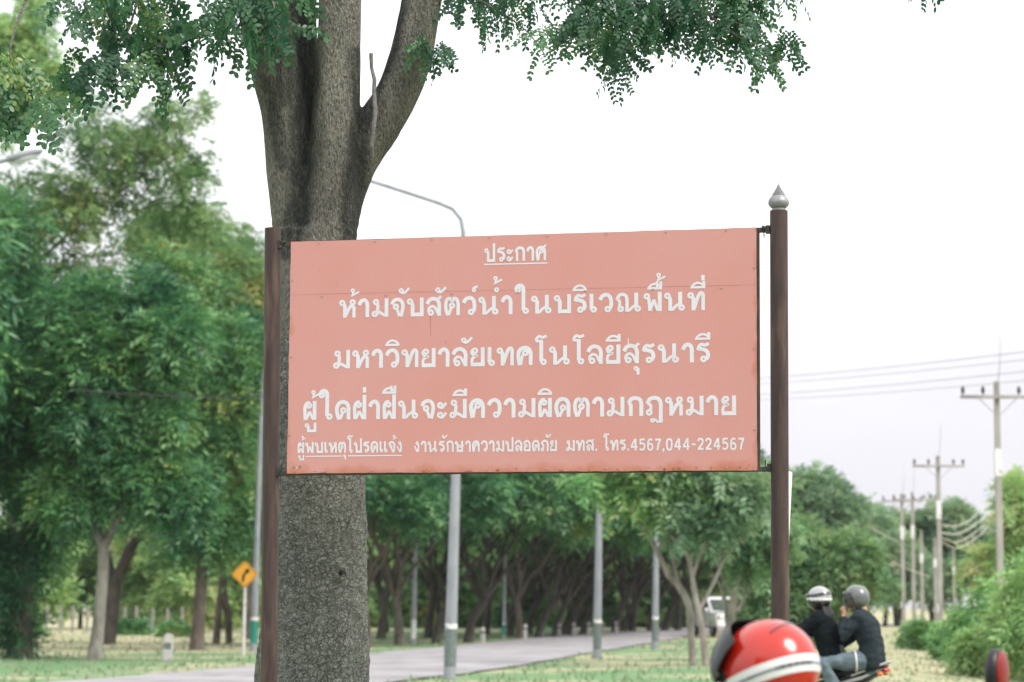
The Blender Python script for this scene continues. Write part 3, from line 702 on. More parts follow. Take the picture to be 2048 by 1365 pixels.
# ------------------------------------------------------------------ the big tree behind the sign
def near_tree():
    Y0 = 14.0; s = Y0 / FPX; g = at(638, 1740, Y0); g.z = 0
    T = thing("roadside_tree", "large grey barked tree right behind the notice board, trunk forking into three thick limbs", "tree", g)
    def tub(m, pts, dy=0.0):
        P = []; R = []
        for q in pts: P.append(at(q[0], q[1], Y0 + dy + (q[3] if len(q) > 3 else 0)) - g); R.append(q[2] * s)
        m.tube(_spl(P, 6), _spl1(R, 6), seg=28)
    m = MB()
    tub(m, [(630, 1790, 150), (630, 1640, 118), (632, 1480, 104), (638, 1340, 97), (639, 1200, 93), (641, 1060, 90), (640, 930, 88), (636, 700, 83), (631, 540, 79), (630, 460, 74)])
    tub(m, [(618, 1780, 60, -.05), (560, 1400, 50, -.02), (575, 1200, 40)])
    tub(m, [(606, 560, 56), (594, 450, 50), (582, 360, 48), (568, 240, 46), (548, 130, 50), (530, 40, 52), (508, -60, 50), (470, -200, 46), (400, -420, 38)], .06)
    tub(m, [(610, 420, 34), (606, 250, 36), (600, 100, 38), (590, -60, 38), (575, -300, 34)], .17)
    tub(m, [(650, 540, 66), (660, 420, 55), (668, 300, 50), (674, 170, 47), (679, 60, 44), (682, -60, 43), (686, -250, 38), (690, -420, 32)], -.03)
    tub(m, [(672, 500, 38), (690, 400, 38), (712, 322, 44), (752, 258, 47), (790, 196, 45), (818, 120, 44), (838, 20, 41), (856, -80, 40), (880, -220, 36), (930, -420, 30)], .05)
    tub(m, [(690, 440, 20), (710, 340, 22), (725, 260, 17), (732, 214, 5)], .07)
    def shape(me):
        n = len(me.vertices); co = np.empty(n * 3, np.float32); me.vertices.foreach_get("co", co); co = co.reshape(-1, 3)
        no = np.empty(n * 3, np.float32); me.vertex_normals.foreach_get("vector", no); no = no.reshape(-1, 3)
        st = np.zeros(n, np.float32)  # algae streaks and knot, with shade of creases and fork painted in
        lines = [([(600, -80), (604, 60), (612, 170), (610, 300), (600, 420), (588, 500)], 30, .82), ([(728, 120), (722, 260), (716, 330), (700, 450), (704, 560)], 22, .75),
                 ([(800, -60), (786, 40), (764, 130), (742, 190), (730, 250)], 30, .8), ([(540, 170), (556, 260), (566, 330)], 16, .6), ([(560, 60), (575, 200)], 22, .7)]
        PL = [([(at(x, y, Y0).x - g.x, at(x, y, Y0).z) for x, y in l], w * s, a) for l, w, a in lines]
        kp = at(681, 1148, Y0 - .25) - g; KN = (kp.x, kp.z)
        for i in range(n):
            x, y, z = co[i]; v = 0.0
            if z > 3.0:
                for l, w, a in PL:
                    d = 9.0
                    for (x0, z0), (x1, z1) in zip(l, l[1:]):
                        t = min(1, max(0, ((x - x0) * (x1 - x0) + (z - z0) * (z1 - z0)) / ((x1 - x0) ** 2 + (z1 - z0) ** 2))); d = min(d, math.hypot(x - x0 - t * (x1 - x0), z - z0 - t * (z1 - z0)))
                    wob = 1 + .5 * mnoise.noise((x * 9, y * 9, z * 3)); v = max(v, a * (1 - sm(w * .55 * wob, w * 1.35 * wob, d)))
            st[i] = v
            big = mnoise.noise((x * 3.1, y * 3.1, z * 1.2)) * .012 + mnoise.noise((x * 9, y * 9, z * 3.5)) * .006
            k = sm(2.6, 3.6, z); rid = mnoise.noise((x * 34, y * 34, z * 7)) * .0035 * k + (abs(mnoise.noise((x * 26, y * 26, z * 17))) * .013 + mnoise.noise((x * 55, y * 55, z * 30)) * .005) * (1 - k)
            kd = math.hypot((x - KN[0]) / .8, z - KN[1]) if y < 0 else 9
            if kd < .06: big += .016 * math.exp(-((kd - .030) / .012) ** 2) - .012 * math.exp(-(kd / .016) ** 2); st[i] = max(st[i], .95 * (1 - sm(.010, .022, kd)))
            # ring wrinkle under the fork
            wr = math.sin(z * 95 + mnoise.noise((x * 6, y * 6, z * 2)) * 4) * .0022 * math.exp(-((z - 3.52) / .12) ** 2)
            co[i] += no[i] * (big + rid + wr)
        me.vertices.foreach_set("co", co.ravel()); at_ = me.attributes.new("stain_shade", 'FLOAT', 'POINT'); at_.data.foreach_set("value", st)
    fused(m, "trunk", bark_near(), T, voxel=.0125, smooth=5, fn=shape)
    # branches above the picture, carrying the sprays that hang into it
    def limb(pts, dy):
        P = [at(q[0], q[1], Y0 + q[3] + dy) - g for q in pts]; MB().tube(_spl(P, 5), _spl1([q[2] * s for q in pts], 5), seg=8).build("branch", bark_near(), T, smooth=True)
    limb([(925, -400, 28, 0), (1100, -330, 18, -.3), (1350, -260, 12, -.6), (1600, -230, 6, -.8)], 0)
    limb([(1000, -370, 14, -.1), (1200, -150, 9, -.5), (1330, -40, 5, -.7), (1430, 40, 2.5, -.7), (1500, 90, 1.6, -.7)], 0)
    limb([(400, -415, 34, 0), (300, -300, 18, -.2), (200, -180, 12, -.3), (60, -120, 6, -.4)], 0)
    limb([(310, -310, 10, -.2), (290, -150, 6, -.2), (280, -20, 3, -.2), (250, 80, 1.6, -.2)], 0)
    limb([(520, -20, 12, -.12), (480, -20, 6, -.35), (450, 40, 2.2, -.45)], 0)
    limb([(120, -130, 5, -.4), (60, -20, 3.5, -.9), (20, 110, 2, -1.2), (60, 200, 1.2, -1.3)], 0)
    limb([(850, -80, 8, 0), (900, -30, 3.5, -.2), (985, 15, 1.8, -.3), (1050, 60, 1.3, -.4), (1090, 110, 1.1, -.4)], 0)
    limb([(1400, 20, 2.6, -.7), (1500, 60, 1.8, -.7), (1520, 105, 1.3, -.7), (1575, 122, 1, -.7)], 0)
    limb([(1180, -170, 6, -.5), (1215, -40, 3, -.5), (1225, 60, 1.5, -.5)], 0)
    # hanging sprays: (px, py, rx, ry, depth offset, leaves, leaflet length)
    right = [(880, 45, 26, 38, -.1, 7), (935, 40, 34, 30, -.2, 9), (955, 75, 14, 26, -.2, 4), (1010, 30, 40, 38, -.3, 16), (1030, 70, 22, 26, -.3, 8), (1065, 85, 24, 26, -.4, 8), (1098, 125, 26, 26, -.4, 11), (1145, 90, 34, 34, -.4, 14),
             (1100, 5, 40, 16, -.4, 8), (1170, 25, 40, 36, -.5, 20), (1190, 70, 34, 36, -.5, 18), (1215, 130, 40, 44, -.5, 26), (1245, 55, 40, 50, -.6, 26), (1290, 30, 44, 44, -.6, 24), (1265, 100, 40, 40, -.6, 22), (1310, 95, 40, 42, -.7, 24),
             (1350, 50, 44, 46, -.7, 24), (1370, 95, 34, 36, -.7, 16), (1405, 95, 20, 46, -.7, 12), (1420, 25, 44, 30, -.7, 18), (1455, 30, 44, 44, -.7, 22), (1480, 75, 36, 44, -.7, 22), (1440, 110, 34, 34, -.7, 14), (1495, 115, 30, 34, -.7, 14), (1500, 25, 30, 40, -.7, 14),
             (1540, 18, 32, 24, -.7, 9), (1572, 22, 18, 20, -.7, 5), (1522, 152, 18, 14, -.7, 3), (1578, 145, 24, 24, -.7, 8), (1485, 160, 12, 18, -.7, 3), (885, 170, 34, 30, -.1, 12), (855, 140, 10, 16, .0, 3), (1235, 175, 22, 14, -.5, 4),
             (1200, -60, 160, 50, -.5, 40), (1420, -60, 150, 50, -.7, 40), (1000, -60, 110, 40, -.3, 20), (1850, -8, 70, 10, -.9, 5)]
    left = [(190, 25, 50, 34, -.3, 24), (255, 30, 60, 40, -.2, 26), (325, 40, 44, 44, -.2, 24), (210, 95, 56, 40, -.2, 32), (285, 95, 60, 44, -.2, 44), (335, 115, 36, 40, -.2, 24), (150, 165, 40, 34, -.3, 24), (215, 160, 50, 30, -.2, 28), (300, 160, 44, 30, -.2, 24),
            (135, 200, 16, 30, -.3, 7), (335, 185, 20, 22, -.2, 9), (140, 45, 22, 40, -.3, 9), (365, 80, 12, 30, -.2, 6), (180, 60, 40, 30, -.25, 16), (220, -60, 140, 50, -.2, 50),
            (440, 30, 40, 40, -.45, 22), (450, 78, 40, 34, -.45, 24), (420, 70, 24, 34, -.45, 12), (455, 115, 16, 24, -.45, 7), (500, 40, 36, 34, -.45, 20), (515, 90, 24, 40, -.45, 14), (550, 40, 40, 34, -.45, 16), (600, 5, 30, 16, -.4, 7), (545, 85, 14, 40, -.4, 4),
            (470, -50, 90, 40, -.4, 26), (20, 150, 40, 40, -1.2, 20), (55, 160, 30, 34, -1.2, 12), (20, 205, 36, 36, -1.2, 18), (70, 215, 26, 40, -1.3, 14), (85, 245, 14, 20, -1.3, 5), (5, 250, 20, 24, -1.2, 7), (-30, 190, 40, 60, -1.2, 16)]
    O = []; D = []; Ls = []; sc = []
    for q in right + left:
        for _ in range(max(2, int(q[5] * (.33 if q[0] > 700 else (.125 if q[0] < 390 else .17))))):
            u = RNG.normal(size=3); u /= np.linalg.norm(u); r = RNG.random() ** .5
            p = at(q[0] + u[0] * r * q[2] * .62, q[1] - (80 if q[0] > 700 else 62) + u[1] * r * q[3] * .75, Y0 + q[4] + u[2] * .22)
            O.append(tuple(p - g)); D.append((u[0] * .35 + RNG.normal() * .28, u[2] * .4 + RNG.normal() * .3, -.85 + RNG.normal() * .25)); Ls.append(RNG.uniform(.09, .17)); sc.append(1.22 if q[0] > 700 else (1.62 if q[0] > 100 else 1.8))
    O = np.array(O); D = np.array(D); Ls = np.array(Ls); sc = np.array(sc)
    V, F, tn = bipinnate(O, D, Ls, sc)
    np_mesh("crown", V, F, leaf_mat("leaf_near", [(.004, .038, .028), (.010, .062, .038), (.026, .105, .052), (.075, .20, .075), (.22, .30, .08)], .40, .60, .6), T, tone=tn)
    stick = [(742, 108, 4.0), (743, 135, 3.6), (749, 160, 4.2), (748, 190, 4.4), (751, 222, 5.2), (747, 255, 4.6), (744, 290, 4.4), (743, 312, 4)]
    P = [at(x, y, Y0 - .06 - .20 * i / 7) for i, (x, y, r) in enumerate(stick)]; P[-1].y += .06
    o = MB().tube(P, [r * s for _, _, r in stick], seg=10).build("dead_stick", pm("grey_wood", (.09, .088, .085), (.20, .195, .185), scale=30, rough=.9, bump=.4), smooth=True)
    tag(o, "thin bare grey stick lodged upright in the fork between the middle and right tree limbs", "stick")
def bipinnate(O, D, Ln, sc):
    """rain-tree leaves: a stalk with pairs of pinnae, each with paired oval leaflets (six corners)"""
    n = len(O); D = D / np.linalg.norm(D, axis=1, keepdims=True)
    S = np.cross(D, RNG.normal(size=(n, 3))); S /= np.linalg.norm(S, axis=1, keepdims=True); out = []
    NP, NL = 4, 6; tone = RNG.random(n); tn = []
    for k in range(NP):
        t = (k + .7) / NP
        for sg in (-1, 1):
            b = O + D * (Ln * t)[:, None]; b[:, 2] -= .15 * Ln * t * t
            pd = S * sg * .75 + D * .45 + RNG.normal(0, .16, (n, 3)); pd[:, 2] -= .55; pd /= np.linalg.norm(pd, axis=1, keepdims=True)
            pl = .085 * sc * (.8 + .5 * t); ps = np.cross(pd, np.cross(S, D) + RNG.normal(0, .25, (n, 3))); ps /= np.linalg.norm(ps, axis=1, keepdims=True)
            for j in range(NL):
                u = (j + .8) / NL
                for s2 in (-1, 1):
                    q = b + pd * (pl * u)[:, None]; q[:, 2] -= .02 * u * u
                    d = ps * s2 * .85 + pd * (.45 + .3 * u) + RNG.normal(0, .14, (n, 3)); d[:, 2] -= .12; d /= np.linalg.norm(d, axis=1, keepdims=True)
                    L = (.021 * sc * (.7 + .45 * u) * (.85 + .3 * RNG.random(n)))[:, None]; w = np.cross(d, np.cross(ps, pd) + RNG.normal(0, .3, (n, 3))); w /= np.linalg.norm(w, axis=1, keepdims=True); w = w * L * .30
                    keep = RNG.random(n) > .06
                    P = np.stack([q, q + d * L * .28 + w, q + d * L * .75 + w * .95, q + d * L * 1.02, q + d * L * .75 - w * .95, q + d * L * .28 - w], 1); out.append(P[keep]); tn.append(np.repeat(tone[keep], 6))
    V = np.concatenate(out).reshape(-1, 3); return V, np.arange(len(V)).reshape(-1, 6), np.concatenate(tn)
_bn = []
def bark_near():
    if _bn: return _bn[0]
    m = bpy.data.materials.new("rain_tree_bark"); m.use_nodes = True; nt = m.node_tree; N = nt.nodes; L = nt.links; b = N['Principled BSDF']
    b.inputs['Roughness'].default_value = .92; b.inputs['Specular IOR Level'].default_value = .15
    tc = N.new("ShaderNodeTexCoord"); sx = N.new("ShaderNodeSeparateXYZ"); L.new(tc.outputs['Object'], sx.inputs[0])
    def mapn(st, warp=0.0):
        mp = N.new("ShaderNodeMapping"); mp.inputs['Scale'].default_value = st
        if warp:
            wn = N.new("ShaderNodeTexNoise"); wn.inputs['Scale'].default_value = 14; wn.inputs['Detail'].default_value = 3; L.new(tc.outputs['Object'], wn.inputs['Vector'])
            v = N.new("ShaderNodeVectorMath"); v.operation = 'MULTIPLY_ADD'; L.new(wn.outputs['Color'], v.inputs[0]); v.inputs[1].default_value = (warp,) * 3; L.new(tc.outputs['Object'], v.inputs[2]); L.new(v.outputs[0], mp.inputs[0])
        else: L.new(tc.outputs['Object'], mp.inputs[0])
        return mp.outputs[0]
    def noise(vec, s, d=6, r=.6):
        k = N.new("ShaderNodeTexNoise"); k.inputs['Scale'].default_value = s; k.inputs['Detail'].default_value = d; k.inputs['Roughness'].default_value = r; L.new(vec, k.inputs['Vector']); return k.outputs['Fac']
    def vor(vec, s):
        k = N.new("ShaderNodeTexVoronoi"); k.feature = 'DISTANCE_TO_EDGE'; k.inputs['Scale'].default_value = s; L.new(vec, k.inputs['Vector']); return k.outputs['Distance']
    def mr(src, a, b_, c=0, d=1):
        k = N.new("ShaderNodeMapRange"); k.inputs['From Min'].default_value = a; k.inputs['From Max'].default_value = b_; k.inputs['To Min'].default_value = c; k.inputs['To Max'].default_value = d; L.new(src, k.inputs['Value']); return k.outputs[0]
    def mixf(f, a, b_):
        k = N.new("ShaderNodeMix"); L.new(f, k.inputs[0]); L.new(a, k.inputs[2]); L.new(b_, k.inputs[3]); return k.outputs[0]
    def mixc(f, a, c):
        k = N.new("ShaderNodeMix"); k.data_type = 'RGBA'; L.new(f, k.inputs[0])
        L.new(a, k.inputs[6]) if not isinstance(a, tuple) else setattr(k.inputs[6], 'default_value', a)
        L.new(c, k.inputs[7]) if not isinstance(c, tuple) else setattr(k.inputs[7], 'default_value', c)
        return k.outputs[2]
    hi = mr(sx.outputs['Z'], 2.7, 3.5)
    def warped(st, amp, sc):
        wn = N.new("ShaderNodeTexNoise"); wn.inputs['Scale'].default_value = sc; wn.inputs['Detail'].default_value = 4; L.new(tc.outputs['Object'], wn.inputs['Vector'])
        v0 = N.new("ShaderNodeVectorMath"); v0.operation = 'MULTIPLY_ADD'; L.new(wn.outputs['Color'], v0.inputs[0]); v0.inputs[1].default_value = (amp,) * 3; L.new(tc.outputs['Object'], v0.inputs[2])
        mp = N.new("ShaderNodeMapping"); mp.inputs['Scale'].default_value = st; L.new(v0.outputs[0], mp.inputs[0]); return mp.outputs[0]
    wv = warped((1, 1, .7), .05, 26)
    def fade(x, n):                                        # cracks that open and close along their length
        k = N.new("ShaderNodeMath"); k.operation = 'MAXIMUM'; L.new(x, k.inputs[0]); L.new(n, k.inputs[1]); return k.outputs[0]
    c1 = fade(mr(vor(wv, 30), 0.0, .075), mr(noise(mapn((1, 1, .6)), 24, 4), .42, .62)); c2 = fade(mr(vor(warped((1, 1, .8), .05, 34), 58), 0.0, .09, .3, 1), mr(noise(mapn((1, 1, 1)), 31, 4), .40, .66))
    c3 = fade(mr(vor(warped((.6, .6, 2.2), .03, 20), 13), 0.0, .028, .1, 1), mr(noise(mapn((1, 1, 3)), 9, 3), .45, .6))
    pv = N.new("ShaderNodeMath"); pv.operation = 'MULTIPLY'; L.new(c1, pv.inputs[0]); L.new(c2, pv.inputs[1])
    pw = N.new("ShaderNodeMath"); pw.operation = 'MULTIPLY'; L.new(pv.outputs[0], pw.inputs[0]); L.new(c3, pw.inputs[1]); pv = pw
    cell = N.new("ShaderNodeTexVoronoi"); cell.inputs['Scale'].default_value = 34; L.new(wv, cell.inputs['Vector'])
    plates = pv.outputs[0]; fine = noise(mapn((1, 1, .6)), 70, 4)
    ridges = mr(noise(mapn((1, 1, .33), .02), 105, 3, .55), .34, .64)
    cross = noise(mapn((1, 1, 7)), 7, 3)
    low_h = mixf(mr(cross, .62, .7), plates, mr(plates, 0, 1, 0, .6))
    h0 = mixf(hi, low_h, ridges)
    hh = N.new("ShaderNodeMath"); hh.operation = 'MULTIPLY_ADD'; L.new(fine, hh.inputs[0]); hh.inputs[1].default_value = .45; L.new(h0, hh.inputs[2])
    base = mixc(mr(noise(mapn((1, 1, .5)), 3.2), .35, .68), (.135, .142, .130, 1), (.27, .275, .255, 1))
    up = mixc(mr(noise(mapn((1, 1, .25)), 4.5), .35, .65), (.145, .143, .125, 1), (.31, .30, .26, 1))
    cv = N.new('ShaderNodeSeparateColor'); L.new(cell.outputs['Color'], cv.inputs[0])
    base = mixc(mr(noise(mapn((1, 1, .8)), 46, 5, .7), .4, .7, 0, .55), base, (.33, .33, .31, 1))
    col = mixc(hi, base, up)
    col = mixc(mr(h0, .62, .0, 0, .66), col, (.032, .030, .028, 1))
    col = mixc(mr(noise(mapn((1, 1, 1)), 19, 3), .66, .74, 0, .7), col, (.42, .385, .36, 1))
    at_ = N.new("ShaderNodeAttribute"); at_.attribute_name = "stain_shade"
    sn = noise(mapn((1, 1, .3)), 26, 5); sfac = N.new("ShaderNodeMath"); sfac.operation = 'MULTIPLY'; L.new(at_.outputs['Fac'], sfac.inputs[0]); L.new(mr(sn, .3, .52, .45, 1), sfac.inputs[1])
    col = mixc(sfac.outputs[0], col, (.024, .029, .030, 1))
    L.new(col, b.inputs['Base Color'])
    bp = N.new("ShaderNodeBump"); bp.inputs['Strength'].default_value = 1.0; bp.inputs['Distance'].default_value = .016
    L.new(hh.outputs[0], bp.inputs['Height']); L.new(bp.outputs[0], b.inputs['Normal'])
    _bn.append(m); return m
near_tree()

# ------------------------------------------------------------------ trees across the road, left
def left_trees():
    G = "trees on the left side of the road"
    px_tree("tree", "dark dense tree at the left edge of the picture with leaves down to the grass", (40, 1316), 69, [[(40, 1320, 26), (44, 1200, 22), (40, 1050, 20), (20, 850, 15), (0, 650, 9)], [(42, 1130, 13), (85, 1010, 9), (110, 900, 5)]],
            [(10, 760, 150, 200), (-40, 520, 130, 200), (60, 930, 110, 120), (10, 1130, 75, 110), (95, 1075, 50, 45), (20, 1260, 45, 45), (140, 800, 90, 130)], 7000, GREEN, BARK_M, per=18, group=G, k=(.2, .36), L=(.45, .9))
    px_tree("tree", "pale slender trunk with a Y fork, nearest the road on the left", (190, 1320), 66.8, [[(188, 1326, 17), (196, 1260, 12.5), (203, 1180, 11.5), (207, 1110, 11), (203, 1085, 10)], [(206, 1095, 10, 0), (188, 1060, 8, .1), (160, 1000, 7, .5), (120, 880, 6, .8), (110, 700, 4, 1)], [(206, 1098, 10, 0), (225, 1060, 8, -.1), (255, 980, 7, -.3), (280, 820, 5, -.6), (270, 680, 3, -.5)]],
            [(150, 690, 160, 150), (300, 680, 130, 150), (240, 850, 170, 120), (330, 980, 90, 60), (150, 980, 90, 60)], 7000, GREEN, BARK_L, per=20, group=G, k=(.2, .34), L=(.45, .9))
    px_tree("tree", "tall loose tree crown with sky showing through it at the upper left", (-30, 1300), 76, [[(-30, 1300, 20), (-20, 900, 15), (40, 600, 8), (90, 460, 4), (140, 400, 2.5), (210, 330, 1.2)], [(60, 540, 4), (180, 430, 2.6), (310, 330, 1.6), (390, 240, .8)]],
            [(150, 400, 150, 90), (300, 360, 120, 90), (230, 270, 140, 70), (380, 330, 50, 60), (400, 205, 40, 22), (330, 240, 70, 50), (40, 420, 90, 110), (400, 440, 60, 50), (170, 530, 110, 80), (90, 600, 80, 60)], 3000, GREEN2, BARK_M, per=16, group=G, k=(.28, .5), shell=.35, L=(.3, .6), ll=.21, lw=.06)
    px_tree("tree", "thin yellowish treetop against the white sky in the top left corner", (-120, 1290), 84, [[(-120, 1290, 18), (-90, 700, 12), (-30, 300, 6), (20, 120, 3), (60, 40, 1.5)]],
            [(-20, 60, 100, 90), (50, 60, 60, 40), (20, 140, 90, 50), (100, 130, 40, 30), (70, 10, 50, 30), (20, 230, 60, 50)], 1500, PALE, BARK_M, per=12, group=G, k=(.22, .38), shell=.3)
    px_tree("tree", "black trunk splitting into a wide V just behind the pale slender trunk", (214, 1287), 92, [[(214, 1290, 17), (222, 1220, 17), (228, 1165, 15)], [(226, 1175, 13, 0), (215, 1120, 9, .2), (190, 1040, 7, .5), (150, 900, 4, .8)], [(228, 1178, 13, 0), (255, 1110, 11, -.2), (285, 1050, 9, -.4), (330, 940, 7, -.4), (360, 780, 4, -.2)]],
            [(300, 880, 150, 140), (380, 720, 120, 160), (200, 820, 110, 120), (310, 1030, 80, 45)], 4000, GREEN, BARK_D, per=18, group=G, k=(.2, .34), L=(.5, 1.0))
    px_tree("tree", "grey brown trunk between the white milestone and the yellow sign", (393, 1300), 81, [[(393, 1303, 16), (398, 1230, 13), (404, 1150, 12.5), (408, 1050, 11), (400, 850, 8), (420, 620, 5)], [(405, 1060, 8), (450, 900, 6), (480, 700, 4)], [(400, 900, 6), (330, 760, 4), (300, 600, 3)]],
            [(420, 900, 110, 150), (470, 760, 90, 190), (380, 650, 110, 140), (400, 1060, 100, 60), (350, 540, 90, 70), (480, 1010, 60, 90)], 6200, GREEN, BARK_M, per=20, group=G, k=(.2, .34), L=(.5, 1.0))
    px_tree("tree", "forked grey trunk standing just left of the yellow curve sign", (440, 1288), 93, [[(432, 1290, 8), (438, 1220, 7), (444, 1160, 7), (450, 1050, 6)], [(458, 1290, 7, .3), (456, 1230, 8, .3), (446, 1170, 8), (448, 1000, 6), (470, 800, 4)]],
            [(480, 640, 80, 150), (500, 860, 60, 160), (440, 560, 90, 100), (470, 1040, 60, 80)], 4600, GREEN2, BARK_M, per=18, group=G, k=(.2, .34), L=(.5, 1.0))
    px_tree("tree", "sunlit yellow green treetop sloping down to the brown post from the left", (500, 1278), 106, [[(495, 1280, 11), (497, 1100, 9), (500, 850, 7), (498, 700, 5), (480, 560, 3)]],
            [(470, 560, 70, 90), (420, 480, 90, 60), (495, 640, 40, 110), (350, 440, 80, 50), (500, 500, 30, 50), (300, 470, 90, 70)], 3000, GREEN2, BARK_L, per=16, group=G)
    # sunlit growth far behind, seen between the trunks
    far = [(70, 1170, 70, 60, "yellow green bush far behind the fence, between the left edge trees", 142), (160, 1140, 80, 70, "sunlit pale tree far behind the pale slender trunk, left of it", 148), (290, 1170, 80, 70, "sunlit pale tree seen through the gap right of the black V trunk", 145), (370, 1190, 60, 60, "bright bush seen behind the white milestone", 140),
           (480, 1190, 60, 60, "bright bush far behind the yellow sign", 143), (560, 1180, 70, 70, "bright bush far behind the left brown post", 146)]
    for x, y, rx, ry, lab, Y in far:
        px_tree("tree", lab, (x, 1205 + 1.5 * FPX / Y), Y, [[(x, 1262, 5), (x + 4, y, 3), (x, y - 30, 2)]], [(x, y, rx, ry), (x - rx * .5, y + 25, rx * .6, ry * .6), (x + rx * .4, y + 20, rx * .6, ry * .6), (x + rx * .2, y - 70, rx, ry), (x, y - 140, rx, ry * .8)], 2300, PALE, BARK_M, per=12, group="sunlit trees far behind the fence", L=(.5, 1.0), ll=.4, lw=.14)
    for x, y, Y, lab, rx, ry in ((345, 1268, 112, "low dark scrub behind the white milestone", 44, 16), (262, 1262, 118, "low green scrub right of the black V trunk", 40, 18), (60, 1272, 118, "low scrub under the left edge tree", 50, 14)):
        px_tree("shrub", lab, (x, y + 8), Y, [], [(x, y, rx, ry)], 500, GREEN, BARK_M, per=10, cat="shrub", L=(.2, .45), ll=.2, lw=.08)
left_trees()

# ------------------------------------------------------------------ the avenue beyond the road
def avenue():
    G = "trees of the avenue beyond the road"
    def proto(seed, lean, h, rx, leaf, bark, n):
        global RNG
        st = random.getstate(); random.seed(seed)
        T = thing("avenue_tree", "", "tree"); m = MB(); fork = h * random.uniform(.17, .24)
        top = Vector((lean * fork, 0, fork)); m.tube(_spl([Vector((0, 0, -.05)), Vector((lean * .3 * fork, .05, fork * .5)), top]), _spl1([.22, .16, .145]), seg=9)
        E = []
        for i in range(6):
            a = i / 6 * 6.283 + random.uniform(-.3, .3); r = rx * random.uniform(.55, .95); z = h * random.uniform(.62, .9)
            e = Vector((lean * h * .45 + r * math.cos(a), r * math.sin(a), z)); md = top.lerp(e, .5) + Vector((0, 0, -.05 * h * random.random()))
            m.tube(_spl([top - Vector((0, 0, .1)), top.lerp(md, .5) + Vector((random.uniform(-.2, .2), 0, .2)), md, e]), _spl1([.10, .075, .05, .02]), seg=7)
            for _ in range(2):
                e2 = md.lerp(e, random.uniform(.2, .6)) + Vector((random.uniform(-1.4, 1.4), random.uniform(-1.4, 1.4), random.uniform(.4, 1.4))); m.tube([md, md.lerp(e2, .5) + Vector((0, 0, .15)), e2], [.04, .03, .012], seg=6)
            E.append([e.x, e.y, e.z, rx * .42, rx * .42, h * .15])
        E.append([lean * h * .5, 0, h * .82, rx * .6, rx * .6, h * .16])
        m.build("trunk", bark, T, smooth=True); crown("crown", sub_blobs(E, 9, (.3, .5), .55), n, leaf, T, L=(.4, .8), K=4, ll=.32, lw=.09)
        random.setstate(st); return T
    protos = [proto(1, .32, 8.6, 3.6, GREEN, BARK_D, 4200), proto(2, .15, 9.2, 3.8, GREEN, BARK_D, 4200), proto(3, -.1, 9.4, 3.4, GREEN, BARK_M, 4200), proto(4, .42, 8.2, 3.8, GREEN, BARK_D, 4000)]
    spots = [(735, 1293, 2, .85, "dark trunk just right of the big near trunk"), (762, 1279, 1, 1.0, "pale straight trunk second from the big near trunk"), (800, 1290, 2, .95, "stocky leafy trunk beside the pole with the white foot"), (856, 1275, 1, 1.0, "brown trunk between the pole with the white foot and the big lamp pole"),
             (872, 1287, 0, .9, "thin black trunk immediately left of the big lamp pole"), (936, 1285, 3, 1.0, "strongly leaning trunk right of the big lamp pole"), (971, 1268, 1, 1.05, "upright trunk just behind the white guide post beyond the leaning trunk"), (1019, 1271, 0, 1.0, "dark trunk right behind the slim pole with the teal foot"),
             (1041, 1277, 2, .9, "pale trunk with a white guide post on its right"), (1057, 1268, 0, 1.0, "slim black trunk between two white guide posts"), (1076, 1276, 3, .95, "curving trunk that leans to the right over a white guide post"), (1110, 1274, 0, .95, "black trunk behind the third white guide post"), (1128, 1268, 3, 1.0, "black trunk left of the fourth white guide post"), (1142, 1271, 0, 1.0, "black trunk right of the fourth white guide post"),
             (1166, 1270, 3, 1.0, "spreading black trunk left of the middle lamp pole"), (1229, 1266, 0, 1.0, "spreading black trunk right of the middle lamp pole"), (1246, 1265, 3, 1.0, "black trunk with branches arching left, midway between two lamp poles"), (1264, 1265, 1, 1.0, "black trunk closer to the third lamp pole"), (1299, 1264, 0, 1.0, "black trunk just left of the third lamp pole"), (1328, 1263, 3, 1.0, "last black trunk where the road disappears"), (1355, 1262, 1, 1.05, "tree behind the thin forked trees at the road bend")]
    used = set()
    for x, y, k, sc, lab in spots:
        Y = CAM_H * FPX / (y - 1205); p = at(x, y, Y)
        o = protos[k] if k not in used else copy_tree(protos[k]); used.add(k)
        o.location = (p.x, p.y, gz(p.x, p.y)); o.rotation_euler = (0, 0, random.uniform(-.5, .5)); o.scale = (sc,) * 3; tag(o, lab, "tree", G)
    for i in range(13):
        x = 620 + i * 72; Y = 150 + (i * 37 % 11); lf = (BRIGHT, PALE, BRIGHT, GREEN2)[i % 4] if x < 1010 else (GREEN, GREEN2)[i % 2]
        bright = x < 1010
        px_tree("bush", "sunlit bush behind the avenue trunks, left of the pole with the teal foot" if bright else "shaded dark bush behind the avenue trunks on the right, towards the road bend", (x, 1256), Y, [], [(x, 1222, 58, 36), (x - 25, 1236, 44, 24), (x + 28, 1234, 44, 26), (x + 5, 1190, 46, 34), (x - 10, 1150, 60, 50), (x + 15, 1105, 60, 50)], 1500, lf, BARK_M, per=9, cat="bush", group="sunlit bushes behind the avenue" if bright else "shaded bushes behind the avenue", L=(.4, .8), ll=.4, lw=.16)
    # second row, behind: closes the view under the canopy
    rows = [(770, 128), (880, 128), (1010, 142), (1120, 148), (1240, 156), (1340, 162), (1440, 165), (640, 130)]
    for i, (x, Y) in enumerate(rows):
        o = copy_tree(protos[(i * 3 + 1) % 4]); p = at(x, 1250, Y); o.location = (p.x, p.y, gz(p.x, p.y)); o.rotation_euler = (0, 0, random.uniform(0, 6.28)); o.scale = (1.0 + .12 * random.random(),) * 3
        tag(o, "dark tree of the back row standing in the shade behind the avenue trunks", "tree", "back row behind the avenue trees")
avenue()

